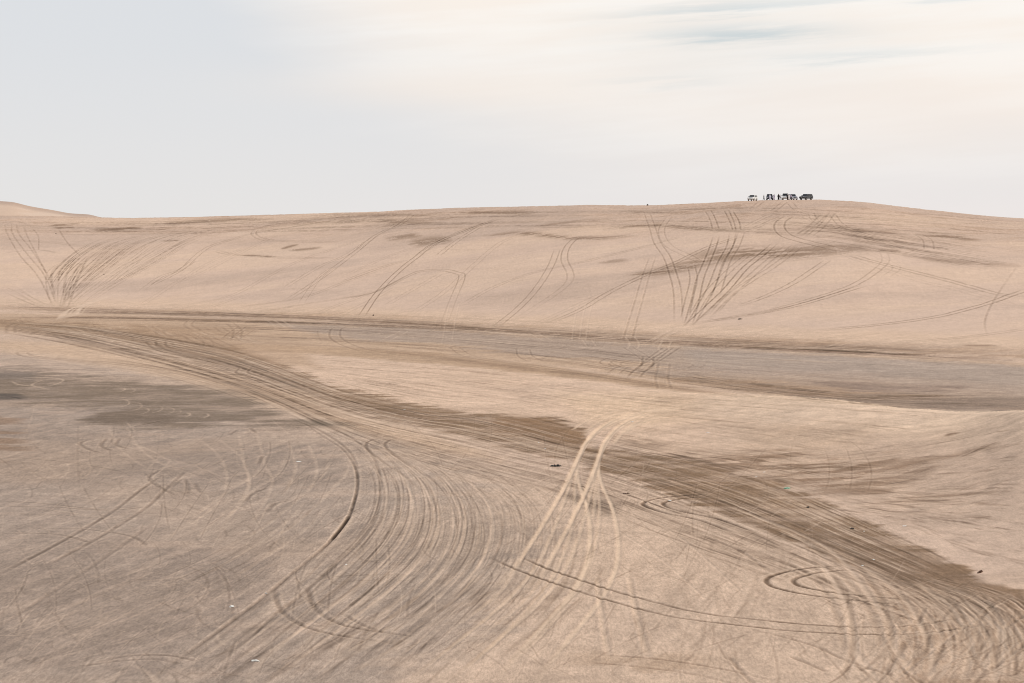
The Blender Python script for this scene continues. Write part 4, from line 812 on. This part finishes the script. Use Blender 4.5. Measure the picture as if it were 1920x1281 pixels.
def suv(loc, rz, paint, label, length=4.85, hgt=1.88, open_doors=(), rack=False, spare=False, tailgate=False, lower=None, roofpaint=None):
    """off-road estate: local +x is forward"""
    t = empty('off_road_vehicle', loc, rz); tag(t, label, 'off-road vehicle', 'off-road vehicles parked on the dune crest')
    h = length / 2; w_ = .96; wr = .41; ax1, ax2 = h - .93, -h + 1.02; belt = 1.16
    def arch(cx, n=9, r=.50):
        return [(cx + r * math.cos(math.pi * k / (n - 1)), .38 + r * math.sin(math.pi * k / (n - 1))) for k in range(n)]
    pr = [(h - .04, .46)] + [(x, z) for x, z in arch(ax1)] + [(x, z) for x, z in arch(ax2)] + [(-h + .06, .48), (-h, .80), (-h + .03, belt), (h - 1.35, belt + .02), (h - .9, 1.13), (h - .12, 1.02), (h, .84)]
    yof = lambda z: w_ - .05 * max(0, (z - .8)) - .06 * max(0, .55 - z)
    bm = extrude_profile(bmesh.new(), pr, yof); part('body', bm, paint, t, .035)
    # greenhouse and roof
    zt = hgt - .03; wt = w_ - .22; xb = -h + .06; xf = h - 1.42
    c_ = [(xf, belt), (xf - .62, zt - .02), (xf - .9, zt), (xb + .35, zt), (xb + .16, zt - .05), (xb, belt)]
    yg = lambda z: (w_ - .06) + (wt - w_ + .06) * (z - belt) / (zt - belt)
    rf = part('roof', extrude_profile(bmesh.new(), c_, yg), roofpaint or paint, t, .03)
    def gl(name, pts, nrm): return part(name, quadslab(bmesh.new(), pts, .012, nrm), 'glass', t)
    def gp(x, z, s, e=.004): return (x, s * (yg(z) + e), z)
    za, zb = belt + .06, zt - .10
    for s in (-1, 1):
        for (x0a, x1a, x0b, x1b) in ((xf - .10, xf - .98, xf - .60, xf - .98), (xf - 1.06, xf - 1.86, xf - 1.06, xf - 1.86), (xf - 1.94, xb + .26, xf - 1.94, xb + .36)):
            gl('side_window', [gp(x0a, za, s), gp(x1a, za, s), gp(x1b, zb, s), gp(x0b, zb, s)], (0, s, .25))
    nx = Vector((zt - belt, 0, .62)).normalized()
    def wp(f_, y): return Vector((xf - .62 * f_, y, belt + (zt - .02 - belt) * f_)) + nx * .004
    gl('windscreen', [wp(.08, -.80), wp(.08, .80), wp(.93, .66), wp(.93, -.66)], nx)
    nb = Vector((-(zt - belt), 0, .16)).normalized()
    def bp_(f_, y): return Vector((xb + .16 * f_, y, belt + (zt - .05 - belt) * f_)) + nb * .004
    if not tailgate: gl('rear_window', [bp_(.1, -.7), bp_(.1, .7), bp_(.86, .62), bp_(.86, -.62)], nb)
    for cx in (ax1, ax2):
        for s in (-1, 1):
            wh = part('wheel', cyl(bmesh.new(), wr * .2, .30, (0, 0, 0)), 'trim', t, .01, loc=(cx, s * (w_ - .14), wr))
            part('tyre', cyl(bmesh.new(), wr, .25, (0, 0, 0)), 'rubber', wh, .035)
            part('rim', cyl(bmesh.new(), wr * .62, .27, (0, 0, 0)), 'rim', wh, .02)
    part('front_bumper', box(bmesh.new(), (h + .03, 0, .56), (.18, 1.8, .24)), lower or paint, t, .04)
    part('rear_bumper', box(bmesh.new(), (-h - .03, 0, .56), (.16, 1.8, .22)), lower or 'trim', t, .04)
    bm = box(bmesh.new(), (h + .0, 0, .85), (.05, .95, .16))
    for k in range(3): box(bm, (h + .03, 0, .79 + .06 * k), (.02, .96, .018))
    part('grille', bm, 'trim', t)
    for s in (-1, 1):
        part('headlight', box(bmesh.new(), (h - .03, s * .71, .87), (.12, .3, .17)), 'lamp', t, .02)
        part('taillight', box(bmesh.new(), (-h - .005, s * .8, .92), (.05, .16, .34)), 'red', t, .01)
        part('door_mirror', box(bmesh.new(), (xf - .22, s * (w_ + .13), belt + .1), (.12, .2, .17)), 'trim', t, .03)
        part('sill', box(bmesh.new(), (0, s * (w_ - .08), .43), (ax1 - ax2 - 1.05, .12, .1)), 'trim', t, .02)
        for x in (xf - .35, xf - 1.02, xf - 1.9): part('door_seam', box(bmesh.new(), (x, s * (yof(.8) - .0005), .80), (.012, .012, .62)), 'trim', t)
        for x in (xf - .86, xf - 1.74): part('door_handle', box(bmesh.new(), (x, s * (w_ + .005), 1.0), (.16, .03, .03)), 'trim', t)
    part('number_plate', box(bmesh.new(), (h + .125, 0, .55), (.012, .5, .11)), 'plate', t)
    if rack:
        bm = bmesh.new()
        for s in (-1, 1): box(bm, (-.35, s * .62, zt + .09), (2.2, .04, .04))
        for k in range(5): box(bm, (-1.35 + .5 * k, 0, zt + .07), (.04, 1.24, .03))
        for k in range(3):
            for s in (-1, 1): box(bm, (-1.2 + .85 * k, s * .62, zt + .035), (.04, .04, .09))
        part('roof_rack', bm, 'trim', t)
    if spare:
        part('spare_wheel', cyl(bmesh.new(), .38, .24, (0, 0, 0)), 'rubber', t, .03, loc=(-h - .2, 0, .98), rot=(0, 0, R(90)))
    for which, s, ang in open_doors:
        x0 = xf - .36 if which == 'front' else xf - 1.03; ln = .98 if which == 'front' else .86
        ax = Matrix.Translation((x0, s * (w_ + .0), 0)) @ Matrix.Rotation(s * R(ang), 4, 'Z')
        d = part('door', quadslab(bmesh.new(), [(0, 0, .48), (-ln, 0, .48), (-ln, 0, belt), (0, 0, belt)], .09, (0, -s, 0)), paint, t, .015); d.matrix_local = ax
        bm = bmesh.new()
        for a_, b_ in (((-.02, belt), (-.30 if which == 'front' else -.02, zt - .06)), ((-.30 if which == 'front' else -.02, zt - .06), (-ln + .02, zt - .06)), ((-ln + .02, zt - .06), (-ln + .02, belt))):
            p = Vector((a_[0], -s * .05, a_[1])); q = Vector((b_[0], -s * .05, b_[1])); dd = q - p; an = math.atan2(dd.z, dd.x)
            box(bm, (p + q) / 2, (dd.length + .04, .05, .05), Matrix.Rotation(-an, 3, 'Y'))
        part('window_frame', bm, paint if paint != 'blue' else 'trim', d)
        part('window', quadslab(bmesh.new(), [(-.06, -s * .045, belt), (-ln + .05, -s * .045, belt), (-ln + .05, -s * .045, zt - .09), (-.31 if which == 'front' else -.06, -s * .045, zt - .09)], .008, (0, -s, 0)), 'glass', d)
        part('handle', box(bmesh.new(), (-ln + .14, s * .015, 1.0), (.16, .03, .03)), 'trim', d)
    if tailgate:
        d = part('tailgate', quadslab(bmesh.new(), [(0, -.74, 0), (0, .74, 0), (-1.0, .8, .12), (-1.0, -.8, .12)], .07, (0, 0, 1)), paint, t, .015); d.location = (xb + .2, 0, zt)
        part('rear_window', quadslab(bmesh.new(), [(-.1, -.6, .085), (-.1, .6, .085), (-.62, .62, .147), (-.62, -.62, .147)], .01, (0, 0, 1)), 'glass', d)
        part('load_opening', quadslab(bmesh.new(), [bp_(.02, -.72), bp_(.02, .72), bp_(.92, .64), bp_(.92, -.64)], .01, nb), 'trim', t)
    return t
PI3 = math.pi / 3

def skin_body(name, J, E, m, parent=None, lv=2, root=0):
    me = bpy.data.meshes.new(name); me.from_pydata([j[0] for j in J], E, []); me.materials.append(MT[m])
    o = bpy.data.objects.new(name, me); COL.objects.link(o)
    md = o.modifiers.new('skin', 'SKIN'); md.use_smooth_shade = True
    if not me.skin_vertices: me.attributes.new
    for i, v in enumerate(me.skin_vertices[0].data):
        r = J[i][1]; v.radius = r if isinstance(r, tuple) else (r, r); v.use_root = (i == root)
    sb = o.modifiers.new('sub', 'SUBSURF'); sb.levels = lv; sb.render_levels = lv
    if parent: o.parent = parent
    return o
def person(loc, rz, label, hgt=1.75, stride=.0, arms=((.10, -.02, .0), (.10, -.02, .0)), robe=None, top=None, legs=None, head='hair', group='people standing by the vehicles'):
    """local -y is the way the person faces"""
    t = empty('person', loc, rz); tag(t, label, 'person', group); k = hgt / 1.75
    J = []; E = []
    def j(x, y, z, r, p=None):
        J.append(((x * k, y * k, z * k), r * k)); i = len(J) - 1
        if p is not None: E.append((p, i))
        return i
    pel = j(0, 0, .93, .125); wa = j(0, .01, 1.07, .115, pel); ch = j(0, .01, 1.26, .14, wa); up = j(0, .015, 1.40, .12, ch)
    nk = j(0, .01, 1.49, .052, up); hd0 = j(0, -.005, 1.58, .075, nk); hd1 = j(0, -.005, 1.67, .088, hd0); j(0, 0, 1.735, .05, hd1)
    j(0, -.09, 1.63, .018, hd1)
    for s in (-1, 1):
        j(s * .088, .005, 1.64, .02, hd1)
        f = s * stride
        hp = j(s * .095, 0, .86, .095, pel); kn = j(s * .10, -f * .5 - .015, .48, .062, hp); an = j(s * .105, -f + .02, .09, .042, kn); j(s * .115, -f - .13, .035, .035, an)
        a = arms[0] if s < 0 else arms[1]
        sh = j(s * .185, .01, 1.40, .062, up); el_ = j(s * (.22 + a[0] * .5), .03 + a[1] * .4, 1.13 + a[2] * .4, .042, sh)
        wr_ = j(s * (.22 + a[0]), -.03 + a[1], .88 + a[2], .028, el_); pm = j(s * (.22 + a[0] * 1.1), -.05 + a[1] * 1.1, .80 + a[2] * 1.1, .03, wr_)
        for q in range(4):
            ln = (.075, .085, .08, .065)[q]; f1 = j(s * (.22 + a[0] * 1.1) , -.085 + q * .022 + a[1] * 1.1, .765 + a[2] * 1.1, .009, pm); j(s * (.21 + a[0] * 1.1), -.09 + q * .022 + a[1] * 1.1, .765 - ln + a[2] * 1.1, .008, f1)
        j(s * (.21 + a[0] * 1.1), -.105 + a[1] * 1.1, .79 + a[2] * 1.1, .01, pm)
    skin_body('body', J, E, 'skin', t)
    def shell(name, rings, m, n=20):
        bm = bmesh.new(); rv = []
        for (z, rx, ry, cx, cy, fold) in rings:
            rv.append([bm.verts.new(((cx + rx * (1 + fold * math.sin(a * 7)) * math.cos(a)) * k, (cy + ry * (1 + fold * math.sin(a * 7 + 1)) * math.sin(a)) * k, z * k)) for a in [2 * math.pi * q / n for q in range(n)]])
        for a_, b_ in zip(rv[:-1], rv[1:]):
            for q in range(n): bm.faces.new((a_[q], a_[(q + 1) % n], b_[(q + 1) % n], b_[q]))
        bm.faces.new(rv[-1]); bm.faces.new(rv[0][::-1]); return part(name, bm, m, t, smooth=True)
    def sleeves(m, to=.95):
        for s in (-1, 1):
            a = arms[0] if s < 0 else arms[1]
            e_ = Vector((s * (.22 + a[0] * .5), .03 + a[1] * .4, 1.13 + a[2] * .4)); w2 = Vector((s * (.22 + a[0]), -.03 + a[1], .88 + a[2])); w2 = e_.lerp(w2, to)
            JJ = [((s * .13 * k, .01 * k, 1.40 * k), .085 * k), ((s * .19 * k, .01 * k, 1.39 * k), .078 * k), (tuple(e_ * k), .062 * k), (tuple(w2 * k), .055 * k)]
            skin_body('sleeve', JJ, [(0, 1), (1, 2), (2, 3)], m, t)
    if robe:
        shell('robe', [(.08, .25, .20, 0, 0, .05), (.4, .22, .18, 0, 0, .04), (.8, .20, .165, 0, 0, .02), (1.05, .185, .15, 0, .005, .01), (1.28, .205, .155, 0, .01, 0), (1.42, .17, .125, 0, .012, 0), (1.49, .075, .07, 0, .01, 0)], robe)
        sleeves(robe)
    else:
        shell('shirt', [(.82, .18, .14, 0, 0, .02), (1.05, .165, .13, 0, .005, .02), (1.28, .195, .15, 0, .01, 0), (1.42, .165, .12, 0, .012, 0), (1.49, .075, .07, 0, .01, 0)], top or 'shirt')
        sleeves(top or 'shirt', .9)
        JJ = [((0, 0, .9 * k), .14 * k)]; EE = []
        for s in (-1, 1):
            f = s * stride; b_ = len(JJ)
            JJ += [((s * .095 * k, 0, .84 * k), .112 * k), ((s * .10 * k, (-f * .5 - .015) * k, .48 * k), .085 * k), ((s * .105 * k, (-f + .02) * k, .12 * k), .07 * k)]; EE += [(0, b_), (b_, b_ + 1), (b_ + 1, b_ + 2)]
        skin_body('trousers', JJ, EE, legs or 'jeans', t)
        for s in (-1, 1):
            part('shoe', box(bmesh.new(), (s * .115 * k, (-s * stride - .05) * k, .04 * k), (.1 * k, .27 * k, .085 * k)), 'trim', t, .02)
    if head == 'hair': shell('hair', [(1.60, .088, .075, 0, .03, 0), (1.66, .097, .09, 0, .012, 0), (1.72, .085, .085, 0, .008, 0), (1.76, .045, .05, 0, .005, 0)], 'hair')
    elif head: shell('headscarf', [(1.36, .2, .13, 0, .03, .03), (1.48, .13, .11, 0, .03, .02), (1.60, .105, .09, 0, .025, 0), (1.70, .105, .105, 0, .008, 0), (1.76, .07, .075, 0, .005, 0), (1.775, .03, .03, 0, .005, 0)], head)
    return t

def crest_spot(px, back=0.0):
    y = float(np.interp(px, XG, SKY_D)) + back; x = (px - 960) / F * y
    return x, y, zat(x, y)
def park(px, yaw, *a, back=0.0, sink=.03, **k):
    x, y, z = crest_spot(px, back); e = .9
    return suv((x, y, z - sink), R(-90 + yaw), *a, **k)
park(1411, -24, 'white', 'white off-road vehicle with one door open, leftmost of the row on the crest', open_doors=[('front', -1, 62)], hgt=1.82, back=-2)
park(1443, -4, 'blue', 'dark blue off-road vehicle seen head-on, two robed people beside it', open_doors=[('front', 1, 58)], hgt=1.95, back=0)
park(1472.5, -14, 'white', 'white off-road vehicle facing the camera with a dark grille, person in black in front', hgt=1.95, rack=True, open_doors=[('front', -1, 40)], back=0)
park(1486, 10, 'silver', 'silver off-road vehicle standing half hidden behind the white one, its door open', hgt=1.95, open_doors=[('front', 1, 50)], back=7, sink=.05)
park(1511.5, -40, 'black', 'dark grey off-road vehicle standing alone at the right end of the row', hgt=1.80, rack=False, spare=True, lower='trim', open_doors=[], back=-2)
def stand(px, face, label, back=-3.0, **k):
    x, y, z = crest_spot(px, back); return person((x, y, z), R(face), label, **k)
stand(1432.3, 80, 'person in dark shirt and trousers mid-stride, just left of the dark blue vehicle', hgt=1.76, stride=.3, top='shirt', legs='jeans')
stand(1443.6, 10, 'person in a white robe and headcloth standing in front of the dark blue vehicle', hgt=1.74, robe='robe_w', head='scarf')
stand(1451.4, -60, 'person in a pale lilac robe reaching out, right of the dark blue vehicle', hgt=1.84, robe='robe_l', arms=((.12, -.42, .38), (.10, -.02, 0)))
stand(1459.6, -30, 'person in a long black robe between the dark blue and white vehicles', hgt=1.82, robe='robe_b', head='robe_b')
stand(1462.6, 60, 'person in a dark red top and black trousers close beside the black-robed person', hgt=1.66, top='robe_r', legs='robe_b', back=-2.2)
stand(1476.4, 200, 'person in black clothes standing against the front of the white vehicle', hgt=1.74, top='shirt', legs='robe_b')
stand(1479.4, 30, 'person in a white robe between the white and the silver vehicle', hgt=1.66, robe='scarf', head=None, back=-2.6)
stand(1483.3, -20, 'person in black trousers and lilac shirt in front of the silver vehicle', hgt=1.62, top='robe_l', legs='robe_b', back=-3.4)

# ------------------------------------------------------------------ scraps lying on the sand
def lump(name, px, py, size, m, label, cat, seed, squash=.45, rough=.5, rz=0, group=None):
    x, y = ground_at(px, py); x, y = float(x[0]), float(y[0]); z = zat(x, y)
    bm = bmesh.new(); bmesh.ops.create_icosphere(bm, subdivisions=3, radius=.5)
    rn = Vector((seed * 3.1, seed * 1.7, seed))
    for v in bm.verts:
        n_ = mnoise.noise(v.co * 3.2 + rn) * rough + mnoise.noise(v.co * 8 + rn) * rough * .5
        v.co *= 1 + n_; v.co.x *= size[0]; v.co.y *= size[1]; v.co.z *= size[2]; 
        if v.co.z < -size[2] * squash: v.co.z = -size[2] * squash
    o = part(name, bm, m); o.location = (x, y, z + size[2] * squash * .8); o.rotation_euler = (0, 0, rz); tag(o, label, cat, group); return o
G_ = 'scraps of pale litter scattered over the sand'
lit = [((435, 1138), (.30, .5, .12), 'crumpled white plastic scrap on the grey crust left of the big wheel curves'), ((499, 1113), (.12, .25, .07), 'small white scrap just inside the darkest wheel curve at lower left'), ((479, 1240), (.28, .5, .12), 'white plastic scrap between two wheel curves near the bottom edge'),
       ((560, 866), (.28, .7, .1), 'flat white scrap on the grey crust west of the dark wheel curve'), ((649, 1059), (.12, .25, .08), 'tiny white scrap in the middle of the wheel curves'), ((1186, 792), (.25, .9, .14), 'white scrap beside the pale ruts where they bend'),
       ((1328, 813), (.42, .9, .16), 'larger bluish white scrap on the pale sand tongue'), ((1418, 895), (.14, .3, .09), 'tiny white scrap on the upper edge of the brown road'), ((1620, 997), (.14, .25, .1), 'small white scrap in the middle of the brown road'),
       ((1638, 1050), (.16, .25, .09), 'pale scrap on the brown road right above the dark hook'), ((1617, 1061), (.14, .2, .08), 'pale scrap nearly touching the end of the dark hook'), ((1879, 1105), (.16, .25, .1), 'white scrap on the sand edge near the wooden plank'),
       ((1256, 939), (.25, .4, .08), 'white scrap inside the smaller hook of wheel marks'), ((1010, 830), (.14, .4, .09), 'small white scrap on the brown road left of the pale ruts'), ((1022, 842), (.14, .4, .09), 'small white scrap nearest the black debris'),
       ((1696, 987), (.3, .4, .1), 'white scrap on the rippled sand above the brown road'), ((758, 768), (.12, .4, .09), 'tiny white scrap on the far part of the brown road'), ((1433, 886), (.16, .4, .1), 'white scrap where a short pale stripe begins on the road edge')]
for i, ((px, py), sz, lb) in enumerate(lit): lump('litter_scrap', px, py, tuple(q * .62 for q in sz), 'litter', lb, 'litter', i + 1, .3, .7, i * .7, G_)
lump('litter_scrap', 1476, 916, (.4, .5, .1), 'green', 'faded green plastic scrap on the upper edge of the brown road', 'litter', 31, .3, .6, .2, G_)
lump('rock', 1214, 384.6, (.6, .5, .6), 'rock', 'dark rock standing alone on the crest left of the vehicles', 'rock', 5, .4, .35)
lump('rock', 700, 592, (.36, .36, .28), 'rock', 'small dark rock at the foot of the far dune near the picture centre', 'rock', 6, .4, .35)
lump('rock', 1388, 599, (.7, .5, .26), 'rock', 'low dark rock on the dune foot below the fan of wheel marks', 'rock', 8, .3, .5)
lump('rock', 195, 515, (.32, .32, .26), 'rock', 'small dark rock on the left dune face beside the curved tracks', 'rock', 9, .4, .4)
lump('rock', 105, 439, (.38, .38, .32), 'rock', 'dark rock high on the left end of the far dune', 'rock', 12, .4, .4)
lump('rock', 1515, 952, (.2, .25, .1), 'rock', 'small black stone on the brown road', 'rock', 14, .4, .4)
lump('rock', 1598, 992, (.22, .28, .1), 'rock', 'dark stone on the brown road just left of a white scrap', 'rock', 17, .4, .5)

def strip(name, px, py, length, wid, hz, m, rz, label, cat, seed, wob=.12, seg=22):
    """long thin piece with a ragged outline and a real thickness"""
    x, y = ground_at(px, py); x, y = float(x[0]), float(y[0]); rs = random.Random(seed); bm = bmesh.new(); rings = []
    for i in range(seg + 1):
        t = i / seg - .5; ww = wid * (.35 + .65 * (1 - abs(2 * t) ** 3)) * rs.uniform(.6, 1.3); hh_ = hz * rs.uniform(.45, 1.35) * (1 - abs(2 * t) ** 4 * .7)
        c = Vector((t * length, wob * math.sin(i * .9 + seed) * wid, 0)); rings.append([bm.verts.new(c + Vector(p)) for p in ((0, -ww / 2, -.03), (0, -ww / 2, hh_ * .6), (0, -ww * .1, hh_), (0, ww / 2, hh_ * .5), (0, ww / 2, -.03))])
    for a_, b_ in zip(rings[:-1], rings[1:]):
        for q in range(5): bm.faces.new((a_[q], a_[(q + 1) % 5], b_[(q + 1) % 5], b_[q]))
    bm.faces.new(rings[0]); bm.faces.new(rings[-1][::-1])
    o = part(name, bm, m); o.location = (x, y, zat(x, y)); o.rotation_euler = (0, 0, rz); return tag(o, label, cat)
strip('tyre_debris', 1042, 874.5, .95, .32, .13, 'tar', .1, 'jagged black strip of debris lying left of the pale ruts', 'debris', 3)
strip('dark_twig', 1174, 926, .5, .12, .06, 'wood', .5, 'short dark twig lying right of the pale ruts', 'twig', 5, .8)
pl = strip('wooden_plank', 1838, 1074, .62, .16, .11, 'wood', .95, 'weathered wooden plank half buried at the lower right edge of the brown road', 'plank', 9, .02)
